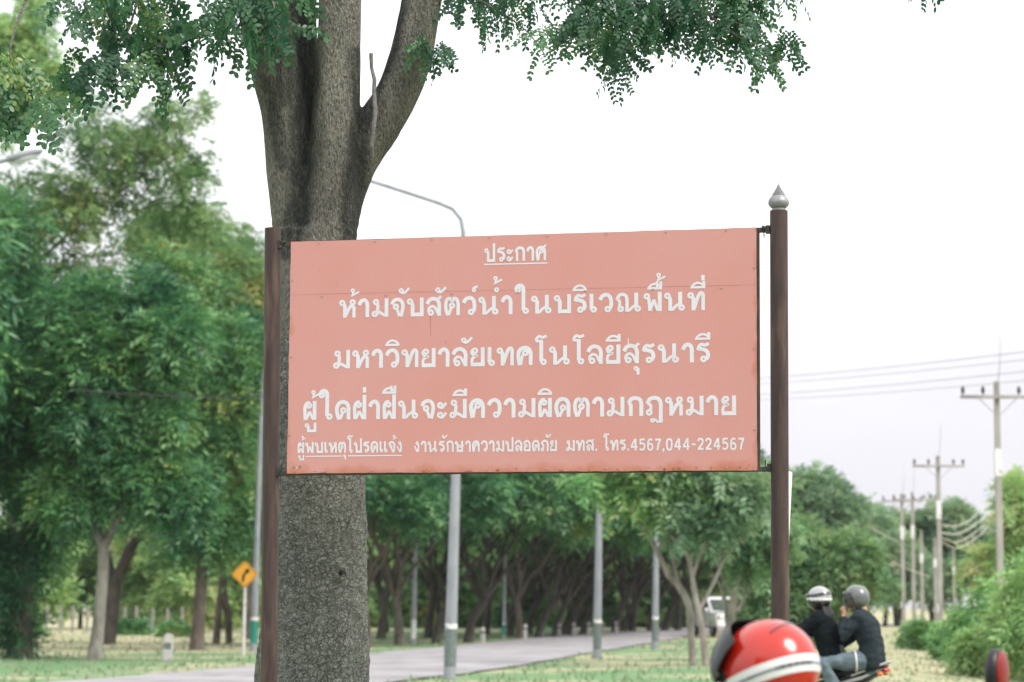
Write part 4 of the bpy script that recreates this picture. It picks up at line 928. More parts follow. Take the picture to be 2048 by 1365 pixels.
def right_trees():
    # thin forked trees on the near verge by the bend
    px_tree("tree", "thin bare stemmed tree forking low on the grass right of the third lamp pole", (1386, 1330), 61, [[(1386, 1333, 8), (1382, 1270, 7.5), (1378, 1215, 7.5), (1362, 1180, 7), (1335, 1150, 6)], [(1338, 1155, 6), (1318, 1110, 5.5), (1290, 1060, 5, .1), (1262, 1010, 4, .2), (1240, 965, 3, .2)], [(1312, 1100, 4.5, 0), (1345, 1075, 3.6, -.2), (1385, 1045, 3, -.3), (1440, 1000, 2, -.3)], [(1375, 1205, 5), (1352, 1150, 4.5, .3), (1342, 1080, 4, .4), (1340, 1000, 3, .5)], [(1290, 1055, 3), (1320, 1000, 2.4), (1330, 950, 1.6)]],
            [(1290, 960, 90, 50), (1370, 960, 90, 60), (1440, 985, 60, 50), (1330, 1020, 60, 30), (1250, 990, 50, 30), (1330, 890, 130, 60), (1210, 960, 60, 40)], 1050, BRIGHT, BARK_L, per=14, k=(.22, .4), L=(.3, .6), ll=.22, lw=.07, shell=.35)
    px_tree("tree", "leaning thin tree beside the red helmet with pale tangled branches", (1412, 1330), 60.5, [[(1412, 1335, 7), (1404, 1260, 7), (1390, 1190, 6), (1378, 1120, 5), (1360, 1060, 4), (1365, 980, 2.5)], [(1398, 1220, 5), (1420, 1180, 4, .2), (1445, 1120, 3.4, .3), (1450, 1050, 2.4, .3)], [(1384, 1160, 4), (1400, 1110, 3), (1430, 1060, 2.2), (1440, 980, 1.2)], [(1378, 1120, 3.4), (1350, 1080, 2.6), (1320, 1050, 2), (1300, 1000, 1.2)], [(1440, 1130, 2.4), (1470, 1090, 2), (1500, 1060, 1.2)]],
            [(1380, 1020, 70, 50), (1450, 1040, 60, 50), (1420, 950, 80, 60), (1480, 980, 80, 50)], 650, FADED, BARK_L, per=14, k=(.22, .4), L=(.3, .6), ll=.22, lw=.07, shell=.35)
    px_tree("tree", "grey many branched tree right behind the right brown post", (1462, 1318), 66, [[(1462, 1320, 9), (1462, 1250, 8), (1468, 1200, 8), (1480, 1150, 6), (1500, 1090, 4), (1520, 1020, 2.5)], [(1464, 1230, 6), (1445, 1180, 4.5, .3), (1420, 1150, 3.5, .3)], [(1467, 1215, 6), (1478, 1220, 4.5), (1490, 1160, 4), (1475, 1090, 3), (1450, 1030, 2)], [(1480, 1150, 4), (1520, 1100, 3), (1545, 1050, 2)], [(1468, 1200, 4), (1440, 1140, 3), (1425, 1070, 2), (1435, 1000, 1.2)], [(1478, 1160, 3), (1500, 1130, 2.4), (1530, 1120, 1.6), (1550, 1090, 1)], [(1475, 1220, 4), (1495, 1180, 3.4), (1500, 1120, 2.6), (1485, 1050, 1.8), (1490, 980, 1)]],
            [(1500, 1000, 70, 60), (1540, 1060, 50, 70), (1470, 1070, 60, 50), (1530, 960, 60, 50), (1500, 1120, 40, 30)], 900, MIDP, BARK_L, per=14, k=(.22, .4), L=(.3, .6), ll=.24, lw=.075, shell=.4)
    px_tree("tree", "dense dark green tree behind the heads of the two motorcyclists", (1600, 1296), 84, [[(1600, 1300, 10), (1605, 1220, 8), (1620, 1120, 5)]], [(1640, 1150, 110, 70), (1560, 1180, 70, 70), (1700, 1130, 80, 70), (1620, 1235, 70, 45), (1520, 1220, 60, 50), (1600, 1090, 80, 60)], 4600, MIDP, BARK_D, per=16)
    px_tree("tree", "pale hazy tree rising behind the white leaning pipe", (1640, 1258), 145, [[(1640, 1258, 9), (1635, 1150, 7), (1625, 1050, 5), (1650, 980, 3)]], [(1620, 1020, 90, 60), (1640, 970, 80, 40), (1690, 1010, 50, 30), (1560, 1060, 60, 60), (1600, 1090, 90, 60)], 4200, FADED, BARK_M, per=18, L=(.5, .9), ll=.36, lw=.11)
    px_tree("tree", "broad green tree right of the motorcyclists with dark stems below", (1800, 1258), 160, [[(1796, 1265, 8), (1790, 1210, 7), (1775, 1150, 6), (1750, 1090, 4)], [(1792, 1215, 6), (1815, 1170, 5), (1835, 1110, 3)], [(1770, 1262, 5, .4), (1775, 1200, 4.5, .3), (1790, 1160, 4)]], [(1760, 1110, 90, 60), (1700, 1090, 70, 60), (1820, 1120, 60, 50), (1740, 1050, 60, 40), (1790, 1160, 60, 40)], 4400, FADED, BARK_D, per=18, L=(.5, .9), ll=.34, lw=.10)
    px_tree("tree", "flat topped tree far off behind the second utility pole", (1870, 1250), 165, [[(1866, 1252, 6), (1860, 1200, 5.5), (1845, 1120, 4)], [(1862, 1210, 4.5), (1890, 1160, 4), (1905, 1090, 2.5)]], [(1850, 1070, 90, 50), (1900, 1040, 70, 35), (1800, 1060, 60, 40), (1860, 1130, 100, 50), (1940, 1100, 50, 50)], 4200, FADED, BARK_D, per=18, L=(.6, 1.2), ll=.45, lw=.14)
    px_tree("tree", "light yellow green tree at the right edge behind the tallest utility pole", (2040, 1290), 90, [[(2040, 1292, 8), (2045, 1150, 6), (2050, 1000, 3)]], [(2050, 1000, 50, 80), (2040, 1110, 60, 90), (2090, 1060, 80, 140), (1995, 1140, 40, 60), (1960, 1120, 40, 40)], 4200, PALE, BARK_M, per=16)
    sh = [(1962, 1312, 70, 1225, 48, 58, BRIGHT, "tall bright green bush left of the tallest utility pole"), (2020, 1330, 75, 1240, 55, 60, BRIGHT, "bright bush wrapped round the foot of the tallest utility pole"), (2070, 1335, 60, 1220, 60, 90, PALE, "yellow green bush at the right edge of the picture"), (1915, 1300, 78, 1268, 34, 28, BRIGHT, "small round bush left of the second utility pole's foot"), (1980, 1335, 62, 1298, 46, 26, PALE, "low pale weeds in front of the bright bush"), (1842, 1288, 92, 1268, 22, 18, BRIGHT, "small bush at the foot of the twin utility poles")]
    for x, yb, Y, cy, rx, ry, lf, lab in sh:
        px_tree("shrub", lab, (x, yb), Y, [], [(x, cy, rx, ry), (x - rx * .4, cy + ry * .3, rx * .6, ry * .6), (x + rx * .4, cy + ry * .35, rx * .6, ry * .6), (x, cy + ry * .7, rx * .8, ry * .45)], 1100, lf, BARK_M, per=7, cat="shrub", k=(.3, .62), L=(.3, .8), ll=.2, lw=.07, shell=.4, droop=.55)
right_trees()

def added_trees_behind():
    # unseen trees added behind the photographer for dark reflections in the shiny helmets
    src = [o for o in bpy.data.objects if o.name.startswith("avenue_tree") and o.parent is None][:4]
    for i, (x, y, k) in enumerate(((-13, -9, 1.25), (-4, -17, 1.2), (6, -13, 1.3), (15, -8, 1.2), (24, 4, 1.1))):
        o = copy_tree(src[i % 4]); o.location = (x, y, gz(x, y)); o.rotation_euler = (0, 0, i * 1.3); o.scale = (k,) * 3
        tag(o, "unseen tree added behind the photographer for the helmet reflections", "tree", "trees added behind the photographer for reflections")
added_trees_behind()
def trees_beyond_frame():
    # the growth on the right verge and the left roadside carries on past the picture's edges
    src = [o for o in bpy.data.objects if o.name.startswith("avenue_tree") and o.parent is None][:4]
    for i, (x, y, k) in enumerate(((23, 82, .8), (27, 104, .95), (33, 126, 1), (30, 96, .75), (38, 150, 1.1), (46, 172, 1.1), (55, 190, 1.2), (40, 118, .9), (-17, 66, 1.2), (-21, 82, 1.2), (-26, 98, 1.2), (-33, 120, 1.3), (-42, 140, 1.3))):
        o = copy_tree(src[(i + 1) % 4]); o.location = (x, y, gz(x, y)); o.rotation_euler = (0, 0, i * 2.1); o.scale = (k,) * 3
        right = x > 0
        tag(o, "tree carrying on the right verge growth past the picture's edge" if right else "tree carrying on the left roadside growth past the picture's edge", "tree", "trees past the right edge" if right else "trees past the left edge")
trees_beyond_frame()
# ------------------------------------------------------------------ street lamps
GALV = pm("galvanised_steel", (.25, .265, .30), (.34, .355, .39), scale=5, rough=.45, metal=.3, stretch=(1, 1, .3), extra=((.28, .28, .29), 2.4, .58, .72))
TEAL = pm("teal_paint", (.01, .17, .14), (.02, .24, .19), scale=10, rough=.5)
WPAINT = pm("white_paint", (.62, .61, .63), (.78, .77, .79), scale=9, rough=.6, extra=((.30, .28, .25), 6, .56, .7))
GREY_B = pm("grey_base_paint", (.10, .13, .13), (.17, .20, .19), scale=9, rough=.6)
LENS = pm("lamp_glass", (.55, .56, .58), (.65, .66, .68), scale=5, rough=.2)
def lamp_proto():
    T = thing("street_lamp", "x", "street lamp", group="street lamps along the road")
    MB().tube([(0, 0, 0), (0, 0, .06), (0, 0, .061), (0, 0, 1.2), (0, 0, 4.5), (0, 0, 8.2)], [.16, .16, .115, .112, .085, .052], seg=16).build("pole", GALV, T, smooth=True)
    MB().tube([(0, 0, 8.1), (0, 0, 8.55), (-.05, 0, 8.82), (-.22, 0, 9.02), (-.5, 0, 9.13), (-1.2, 0, 9.34), (-2.1, 0, 9.60)], [.05, .047, .045, .043, .042, .041, .04], seg=12).build("arm", GALV, T, smooth=True)
    R = Matrix.Rotation(rad(16), 3, 'Y'); c = Vector((-2.42, 0, 9.69))
    lu = MB().ball(c, (.38, .14, .085), 18, 10, R).build("luminaire", GALV, T, smooth=True)
    MB().ball(c + Vector((-.05, 0, -.05)), (.24, .11, .06), 14, 8, R).build("lamp_glass", LENS, lu, smooth=True)
    MB().tube([(0, 0, .25), (0, 0, .95)], .1165, seg=16).build("base_band", GREY_B, T, smooth=True)
    MB().tube([(0, 0, .96), (0, 0, 1.06)], .118, seg=16).build("reflective_band", WPAINT, T, smooth=True)
    return T
def lamps():
    P = lamp_proto()
    D = [(899, 1358, None, 0, 1.026, 'near', "nearest lamp pole, dark banded foot, its curved arm showing above the board"), (1194, 1316, None, 5, .98, 'near', "middle lamp pole on the near verge, below the board's right half"),
         (1310, 1297, None, 8, .98, 'near', "third grey lamp pole, the one just left of the thin forked trees"), (826, 1290, 92, 170, .82, 'white', "slim lamp pole with a white painted foot, left of the nearest lamp pole"),
         (1007, 1275, 106, 175, .62, 'teal', "slim short lamp pole with a teal foot among the avenue trunks"), (507, 1300, 79, 172, .98, 'teal', "lamp pole with teal and white bands beside the yellow curve sign"),
         (-262, 1368, 47, 176, 1.01, 'near', "lamp whose head reaches in at the left edge among the leaves")]
    for i, (x, y, Y, rz, sc, k, lab) in enumerate(D):
        o = P if i == 0 else copy_tree(P); Y = Y or CAM_H * FPX / (y - 1205); p = at(x, y, Y)
        o.location = (p.x, p.y, gz(p.x, p.y)); o.rotation_euler = (0, rad(1.65 if i == 0 else 1.05 if i < 6 else 0), rad(rz)); o.scale = (sc,) * 3; o["label"] = lab
        if rz > 100: o.rotation_euler = (0, rad(-1.3), rad(rz))
        for ch in o.children:
            n = ch.name.split('.')[0]
            if k == 'teal' and n == 'base_band': ch.data = ch.data.copy(); ch.data.materials[0] = TEAL; ch["label"] = "teal painted base band"
            if k == 'white' and n == 'base_band': ch.data = ch.data.copy(); ch.data.materials[0] = WPAINT; ch["label"] = "white painted base band"
            if k == 'teal' and n == 'reflective_band': ch["label"] = "white band over the teal"
lamps()

# ------------------------------------------------------------------ curve sign, milestone, guide posts, fence
def curve_sign():
    Y = 73.0; g = at(487, 1310, Y); s = Y / FPX; T = thing("curve_warning_sign", "yellow diamond warning sign with a black right curve arrow on a white post", "road sign", (g.x, g.y, 0))
    YEL = pm("sign_yellow", (.70, .33, .03), (.78, .38, .04), scale=4, rough=.5); BLK = pm("sign_black", (.012, .012, .012), (.02, .02, .02), rough=.6)
    c = at(489.5, 1149, Y - .1) - Vector((g.x, g.y, 0)); r = 27.5 * s
    def prism(pts, y0, y1):
        n = len(pts); m = MB(); m.add([(c.x + a * s, c.y + y0, c.z - b * s) for a, b in pts] + [(c.x + a * s, c.y + y1, c.z - b * s) for a, b in pts], [tuple(reversed(range(n))), tuple(n + i for i in range(n))] + [(i, (i + 1) % n, n + (i + 1) % n, n + i) for i in range(n)]); return m
    rr = 27.5; q = 2.2
    pan = prism([(-q, -rr + q), (q, -rr + q), (rr - q, -q), (rr - q, q), (q, rr - q), (-q, rr - q), (-rr + q, q), (-rr + q, -q)], 0, .004).build("panel", YEL, T)
    k = rr - 2.2
    for i in range(4):
        P = [(0, -k), (k, 0), (0, k), (-k, 0)]; a, b = P[i], P[(i + 1) % 4]
        f = lambda p, t: (p[0] * t, p[1] * t)
        m = prism([f(a, 1), f(b, 1), f(b, .955), f(a, .955)], -.003, -.001); m.build("border", BLK, pan)
    sh = [(-5.5, 15), (-1.0, 15), (-.6, 7), (1.2, 1), (5, -3.2), (7.6, -.8), (10.2, -11), (-.6, -9.2), (2.0, -6.6), (-3.4, -1), (-5.6, 6)]
    prism(sh, -.0045, -.0015).build("arrow", BLK, pan)
    MB().tube([(0, 0, 0), (c.x * .5, .03, (c.z + r) / 2), (c.x, .04, c.z + r * .8)], .036, seg=10).build("post", WPAINT, T, smooth=True)
curve_sign()
def milestone():
    Y = 66.5; g = at(334, 1320, Y); T = thing("milestone", "leaning white concrete milestone with a dark painted patch on the left verge", "milestone", (g.x, g.y, 0)); T.rotation_euler = (0, rad(3.5), rad(15))
    prof = [(-.13, 0), (.13, 0), (.125, .55), (.11, .64), (.06, .70), (0, .715), (-.06, .70), (-.11, .64), (-.125, .55)]
    n = len(prof); m = MB().add([(x, -.09, z) for x, z in prof] + [(x, .09, z) for x, z in prof], [tuple(range(n)), tuple(n + i for i in reversed(range(n)))] + [(i, n + i, n + (i + 1) % n, (i + 1) % n) for i in range(n)])
    b = m.build("body", pm("grimy_whitewash", (.36, .34, .335), (.52, .50, .495), scale=7, rough=.8, extra=((.16, .15, .14), 5, .55, .7)), T, bevel=.01)
    MB().box((-.02, -.093, .38), (.17, .004, .17)).build("painted_patch", pm("faded_black_paint", (.07, .09, .09), (.14, .16, .15), scale=20, rough=.8), b)
milestone()
def guide_posts():
    G = "white guide posts along the far edge of the road"; W2 = pm("whitewashed_concrete", (.40, .385, .38), (.55, .53, .53), scale=6, rough=.8, extra=((.32, .29, .26), 5, .56, .72)); BK = pm("black_band", (.03, .03, .03), (.06, .06, .06), rough=.7)
    D = [(965, 1288, "lone white guide post beside the leaning trunk, first from the left"), (1050, 1278, "white guide post right of the pale trunk, second from the left"), (1084, 1276, "white guide post under the curving trunk, third from the left"), (1119, 1275, "white guide post between two black trunks, fourth from the left"), (1148, 1273, "white guide post left of the spreading black trunk, fifth from the left"),
         (1177, 1271, "white guide post immediately left of the middle lamp pole"), (1206, 1269, "white guide post immediately right of the middle lamp pole"), (1233, 1268, "white guide post farthest along the row, towards the road bend")]
    P = thing("guide_post", "x", "guide post", group=G); b = MB().box((0, 0, .30), (.15, .15, .62)).build("body", W2, P, bevel=.015)
    MB().lathe([(.105, .61), (.06, .66), (.005, .69)], seg=4, rot=Matrix.Rotation(rad(45), 3, 'Z')).build("cap", W2, P); MB().box((0, 0, .47), (.156, .156, .07)).build("band", BK, P)
    for i, (x, y, lab) in enumerate(D):
        o = P if i == 0 else copy_tree(P); Y = CAM_H * FPX / (y - 1205); p = at(x, y, Y); o.location = (p.x, p.y, 0); o.rotation_euler = (rad(random.uniform(-2, 2)), rad(random.uniform(-3, 3)), random.uniform(-.4, .4)); o.scale = (.85, .85, .9); o["label"] = lab
guide_posts()
def fence():
    Y = 126; g = at(170, 1267, Y); T = thing("fence", "grey concrete post and wire fence across the sunlit clearing at the left", "fence", (g.x, g.y, 0)); CON = pm("weathered_concrete", (.20, .20, .19), (.34, .33, .31), scale=6, rough=.9)
    X = [93, 120, 145, 174, 205, 249, 273, 305, 335, 365]; tops = []
    for x in X:
        p = at(x, 1267, Y) - g; h = 1.3 * random.uniform(.92, 1.05); lean = random.uniform(-.04, .04)
        MB().box((p.x, 0, h / 2), (.12, .12, h), Matrix.Rotation(lean, 3, 'Y')).build("post", CON, T, bevel=.01); tops.append(p.x)
    for z in (.35, .7, 1.05):
        P = []
        for a, b in zip(tops, tops[1:]): P += [(a, -.065, z), ((a + b) / 2, -.065, z - .02)]
        P.append((tops[-1], -.065, z)); MB().tube(P, .006, seg=5).build("wire", GALV, T)
fence()

# ------------------------------------------------------------------ utility poles and lines, right
CONC = pm("pole_concrete", (.25, .24, .225), (.40, .385, .365), scale=3, rough=.85, stretch=(1, 1, .3), extra=((.13, .125, .115), 1.5, .56, .7))
INS = pm("brown_insulator", (.055, .04, .04), (.09, .07, .065), scale=10, rough=.3)
ROD = pm("thin_rod", (.30, .29, .30), (.4, .39, .4), scale=10, rough=.5, metal=.3)
def pole_proto(cross=True):
    T = thing("utility_pole", "x", "utility pole", group="utility poles on the right verge"); H = 7.75
    MB().add(*_taper(.20, .14, H)).build("pole", CONC, T, bevel=.012)
    if cross:
        MB().box((0, -.14, 7.32), (2.12, .09, .09)).build("crossarm", CONC, T, bevel=.008)
        for x in (-.99, -.42, .60, .99):
            MB().lathe([(.02, 0), (.022, .05), (.055, .07), (.05, .11), (.06, .13), (.045, .19), (.03, .24), (.012, .25)], c=(x, -.14, 7.365), seg=10).build("insulator", INS, T, smooth=True)
        for sx in (-1, 1): MB().tube([(sx * .55, -.14, 7.29), (sx * .075, -.12, 6.85)], .014, seg=6).build("brace", ROD, T)
        MB().tube([(.03, .03, H - .3), (.12, .03, 8.3), (.14, .03, 9.1)], [.014, .012, .006], seg=6).build("lightning_rod", ROD, T)
    MB().box((0, 0, 5.55), (.188, .188, .75)).build("white_band", WPAINT, T)
    MB().box((-.10, -.02, 1.55), (.06, .14, .36)).build("number_plate", WPAINT, T)
    return T
def _taper(a, b, h):
    v = [(-a / 2, -a / 2, 0), (a / 2, -a / 2, 0), (a / 2, a / 2, 0), (-a / 2, a / 2, 0), (-b / 2, -b / 2, h), (b / 2, -b / 2, h), (b / 2, b / 2, h), (-b / 2, b / 2, h)]
    return v, [(0, 3, 2, 1), (4, 5, 6, 7), (0, 1, 5, 4), (1, 2, 6, 5), (2, 3, 7, 6), (3, 0, 4, 7)]
POLES = []
def poles():
    A = pole_proto(True); B = pole_proto(False); ua = ub = False
    # (px of the pole, py of the crossarm or top, distance, crossarm?, label)
    D = [(2003, 795, 72, 1, "tallest utility pole at the right edge, standing in the bright bushes"), (1882, 933, 103, 1, "second utility pole from the right with a full crossarm, over the brown grass"), (1829, 1000, 136, 1, "right hand one of the twin utility poles"), (1808, 1003, 134, 1, "left hand one of the twin utility poles"),
         (1846, 1062, 150, 0, "thin far pole with a white band just right of the twin poles"), (1873, 1075, 152, 0, "thin far pole almost touching the second utility pole's left side"), (1910, 1098, 160, 0, "thin far pole right of the second utility pole")]
    for x, y, Y, c, lab in D:
        if c: o = A if not ua else copy_tree(A); ua = True
        else: o = B if not ub else copy_tree(B); ub = True
        p = at(x, 1290, Y); z0 = gz(p.x, p.y); top = at(x, y, Y).z; sc = (top - z0) / (7.32 if c else 7.75)
        o.location = (p.x, p.y, z0); o.scale = (1, 1, sc); o.rotation_euler = (0, 0, rad(random.uniform(-4, 4))); o["label"] = lab; POLES.append((p.x, p.y, z0, sc))
poles()
def wire(name, label, P, r, mat, group=None):
    o = MB().tube(P, r, seg=6).build(name, mat, smooth=True); return tag(o, label, "cable", group)
def sag(a, b, d, n=14): return [a.lerp(b, i / n) - Vector((0, 0, d * 4 * (i / n) * (1 - i / n))) for i in range(n + 1)]
def wires():
    BL = pm("black_cable", (.02, .02, .022), (.03, .03, .033), rough=.6); LC = pm("pale_conductor", (.42, .41, .46), (.5, .49, .54), rough=.5, metal=.4); PC = pm("pale_cable", (.40, .38, .34), (.5, .48, .44), rough=.6)
    G = "power lines climbing to the right across the lower sky"
    for i, (y0, y1, r, lab) in enumerate(((743, 697, .014, "topmost power line crossing the sky right of the brown post"), (752, 712, .012, "second power line down, close under the topmost one"), (773, 735, .013, "third power line down in the sky right of the brown post"), (780, 752, .011, "lowest power line in the sky right of the brown post"))):
        a = at(1300, y0 + 26 * 1.0 - 3, 128); b = at(2300, y1 - (y0 - y1) * .55, 60); wire("power_line", lab, sag(a, b, .25), r, LC, G)
    G2 = "pale cable bundles sagging right of the second utility pole"
    for i, (y0, ym, y1, r) in enumerate(((1050, 1052, 1015, .026), (1066, 1068, 1035, .03), (1076, 1084, 1050, .026), (1084, 1096, 1062, .024))):
        P = [at(1884, y0, 103), at(1910, ym + 1, 104), at(1935, ym - 8, 105), at(1955, (ym + y1) / 2 - 6, 106), at(1968, y1, 107), at(2040, y1 - 90, 120)]
        wire("cable_bundle", ["pale cable bundle sagging right of the second utility pole, topmost", "pale cable bundle, second down of the sagging four", "pale cable bundle, third down of the sagging four", "pale cable bundle, lowest of the sagging four"][i], _spl(P), r, PC, G2)
    for i, (x0, y0, x1, y1) in enumerate(((1755, 1062, 1790, 1080), (1758, 1118, 1785, 1130), (1800, 1130, 1850, 1150))):
        a = at(x0, y0, 120); b = at(x1, y1, 128); d = b - a
        wire("cable_bundle", ["short pale cable run catching light left of the twin poles, upper", "short pale cable run left of the twin poles, lower", "pale cable run crossing low in front of the twin poles"][i], sag(a - d * .3, b + d * .2, .05), .03, PC, "pale cables near the twin poles")
    a = at(150, 780, 62); b = at(620, 788, 66); wire("overhead_cable", "black cable stretched across the left trees behind the brown post", sag(a, b, .12), .017, BL)
wires()

# ------------------------------------------------------------------ white pickup on the far bend
def pickup():
    Y = 112; p = at(1443, 1274, Y); T = thing("pickup_truck", "white pickup on the road bend, half hidden by thin trunks and the red helmet", "pickup", (p.x, p.y, gz(p.x, p.y) + .03), rad(-80))
    WB = pm("white_car_paint", (.70, .70, .72), (.74, .74, .76), scale=2, rough=.3, coat=.5); GL = pm("dark_glass", (.015, .02, .024), (.03, .035, .04), rough=.08, spec=.6); TY = pm("tyre", (.015, .015, .016), (.03, .03, .03), rough=.85); CH = pm("chrome", (.5, .5, .5), (.6, .6, .6), rough=.25, metal=.8)
    def extr(prof, w, name, mat, parent, y=0.0, bev=.03):
        n = len(prof); m = MB().add([(x, y - w / 2, z) for x, z in prof] + [(x, y + w / 2, z) for x, z in prof], [tuple(range(n)), tuple(n + i for i in reversed(range(n)))] + [(i, n + i, n + (i + 1) % n, (i + 1) % n) for i in range(n)]); return m.build(name, mat, parent, smooth=True, bevel=bev)
    b = extr([(-2.5, .45), (2.45, .45), (2.5, .62), (2.46, .92), (2.3, 1.02), (1.15, 1.08), (-2.5, 1.06)], 1.74, "body", WB, T)
    cabin = extr([(-.75, 1.06), (1.2, 1.07), (.55, 1.62), (.35, 1.70), (-.5, 1.70), (-.68, 1.62)], 1.56, "cab", WB, T, bev=.05)
    extr([(1.16, 1.12), (1.185, 1.14), (.63, 1.60), (.58, 1.60)], 1.36, "windscreen", GL, cabin, bev=.004)
    for sy in (-1, 1):
        extr([(-.55, 1.14), (.98, 1.14), (.52, 1.56), (-.5, 1.56)], .02, "side_window", GL, cabin, y=sy * .775, bev=.004)
        MB().ball((2.44, sy * .66, .84), (.08, .19, .10), 12, 8).build("headlight", CH, T, smooth=True)
        MB().box((1.0, sy * .92, 1.16), (.1, .16, .13)).build("mirror", WB, T, bevel=.02)
        for x in (1.6, -1.45):
            w = MB().torus((x, sy * .78, .36), .27, .10, seg=24, ts=10).build("wheel", TY, T, smooth=True); MB().lathe([(.2, -.05), (.2, .05)], c=(x, sy * .80, .36), rot=Matrix.Rotation(rad(90), 3, 'X')).build("rim", CH, w, smooth=True)
    extr([(2.47, .66), (2.52, .66), (2.51, .86), (2.46, .86)], .9, "grille", pm("grille_dark", (.03, .03, .03), (.06, .06, .06), rough=.5), T, bev=.004)
    extr([(2.46, .42), (2.60, .42), (2.60, .58), (2.46, .60)], 1.70, "bumper", WB, T, bev=.02)
    extr([(-2.42, 1.07), (-.8, 1.07), (-.8, 1.12), (-2.42, 1.12)], 1.6, "bed_cover", GL, T, bev=.01)
pickup()
# ------------------------------------------------------------------ motorbikes (forward +X, left +Y, ground z=0)
BLKP = pm("black_plastic", (.012, .013, .014), (.022, .023, .025), scale=8, rough=.42)
RUB = pm("black_rubber", (.014, .014, .014), (.025, .025, .025), scale=20, rough=.85)
SEATM = pm("seat_vinyl", (.014, .014, .015), (.024, .024, .026), scale=14, rough=.55, bump=.1)
STEEL = pm("bright_steel", (.45, .46, .48), (.58, .58, .6), scale=6, rough=.28, metal=.85)
ORNG = pm("orange_body_paint", (.62, .16, .03), (.70, .21, .04), scale=3, rough=.3, coat=.5)
WHTB = pm("white_body_paint", (.62, .62, .64), (.70, .70, .72), scale=3, rough=.35, coat=.3)
REDP = pm("red_body_paint", (.42, .018, .012), (.5, .03, .018), scale=3, rough=.3, coat=.5)
TAILR = pm("tail_light_red", (.55, .03, .02), (.62, .06, .03), rough=.2, coat=.4)
MIRG = pm("mirror_glass", (.30, .33, .36), (.40, .42, .45), rough=.04, metal=1.0)
def motorbike(label, paint, mirror_mat=None, mirror_z=1.24):
    T = thing("motorbike", label, "motorbike", group=None)
    def mirrored(fn):
        for sy in (-1, 1): fn(sy)
    for x in (.62, -.60):
        w = MB().torus((x, 0, .285), .235, .045, seg=36, ts=10).build("wheel", RUB, T, smooth=True)
        MB().torus((x, 0, .285), .195, .018, seg=32, ts=8).build("rim", STEEL, w, smooth=True)
        m = MB()
        for k in range(10):
            a = k * .628; m.tube([(x + .03 * math.cos(a), .02 * (-1) ** k, .285 + .03 * math.sin(a)), (x + .19 * math.cos(a), 0, .285 + .19 * math.sin(a))], .004, seg=5)
        m.build("spokes", STEEL, w)["kind"] = "stuff"
        MB().tube([(x, -.05, .285), (x, .05, .285)], .04, seg=12).build("hub", STEEL, w, smooth=True)
    for sy in (-1, 1): MB().tube([(.62, sy * .075, .285), (.56, sy * .075, .50), (.47, sy * .06, .80)], [.022, .026, .026], seg=10).build("fork", STEEL, T, smooth=True)
    MB().add(*_shell([(-.02, .30), (.10, .44), (.28, .52), (.40, .72), (.47, .95), (.40, .98), (.30, .80), (.20, .62), (.02, .52), (-.12, .42)], [.09, .11, .13, .20, .14, .14, .19, .14, .11, .09])).build("leg_shield", paint, T, smooth=True, bevel=.012)
    MB().add(*_shell([(-.05, .50), (-.30, .52), (-.62, .66), (-.82, .80), (-.86, .84), (-.80, .86), (-.50, .74), (-.20, .70), (0, .66)], [.10, .12, .12, .08, .05, .07, .12, .12, .10])).build("tail_body", BLKP if paint is ORNG else paint, T, smooth=True, bevel=.012)
    MB().add(*_shell([(-.34, .635), (-.60, .70), (-.80, .80), (-.85, .825), (-.60, .735), (-.36, .665)], [.124, .124, .085, .06, .124, .124])).build("side_panel", WHTB, T, smooth=True, bevel=.004)
    MB().add(*_shell([(.04, .67), (-.20, .71), (-.50, .75), (-.78, .83), (-.80, .87), (-.50, .82), (-.32, .80), (-.20, .77), (0, .755)], [.10, .13, .13, .09, .09, .13, .13, .12, .10])).build("seat", SEATM, T, smooth=True, bevel=.015)
    MB().tube([(-.50, .15, .74), (-.74, .14, .83), (-.88, .07, .88), (-.88, -.07, .88), (-.74, -.14, .83), (-.50, -.15, .74)], .013, seg=8).build("grab_rail", STEEL, T, smooth=True)
    MB().ball((-.84, 0, .80), (.035, .07, .028), 14, 8).build("tail_light", TAILR, T, smooth=True)
    for sy in (-1, 1): MB().ball((-.80, sy * .12, .76), (.035, .03, .025), 10, 6).build("indicator", ORNG, T, smooth=True)
    MB().add(*_shell([(-.62, .62), (-.90, .60), (-.98, .40), (-.93, .40), (-.86, .56), (-.60, .56)], [.07] * 6)).build("mudguard", BLKP, T, smooth=True)
    MB().add(*_shell([(.42, .54), (.62, .60), (.80, .52), (.86, .40), (.82, .42), (.76, .50), (.62, .56), (.44, .50)], [.065] * 8)).build("front_mudguard", paint, T, smooth=True)
    MB().box((-.02, 0, .33), (.30, .24, .20)).build("engine", DARK_M, T, bevel=.04)
    MB().tube([(-.30, -.15, .30), (-.55, -.16, .33), (-.92, -.17, .40)], [.035, .05, .05], seg=14).build("exhaust", STEEL, T, smooth=True)
    MB().tube([(.44, 0, .80), (.40, 0, .98)], .03, seg=10).build("steering_stem", DARK_M, T, smooth=True)
    hb = MB().tube([(.34, -.36, .99), (.38, -.22, 1.01), (.41, 0, 1.0), (.38, .22, 1.01), (.34, .36, .99)], .012, seg=10).build("handlebar", STEEL, T, smooth=True)
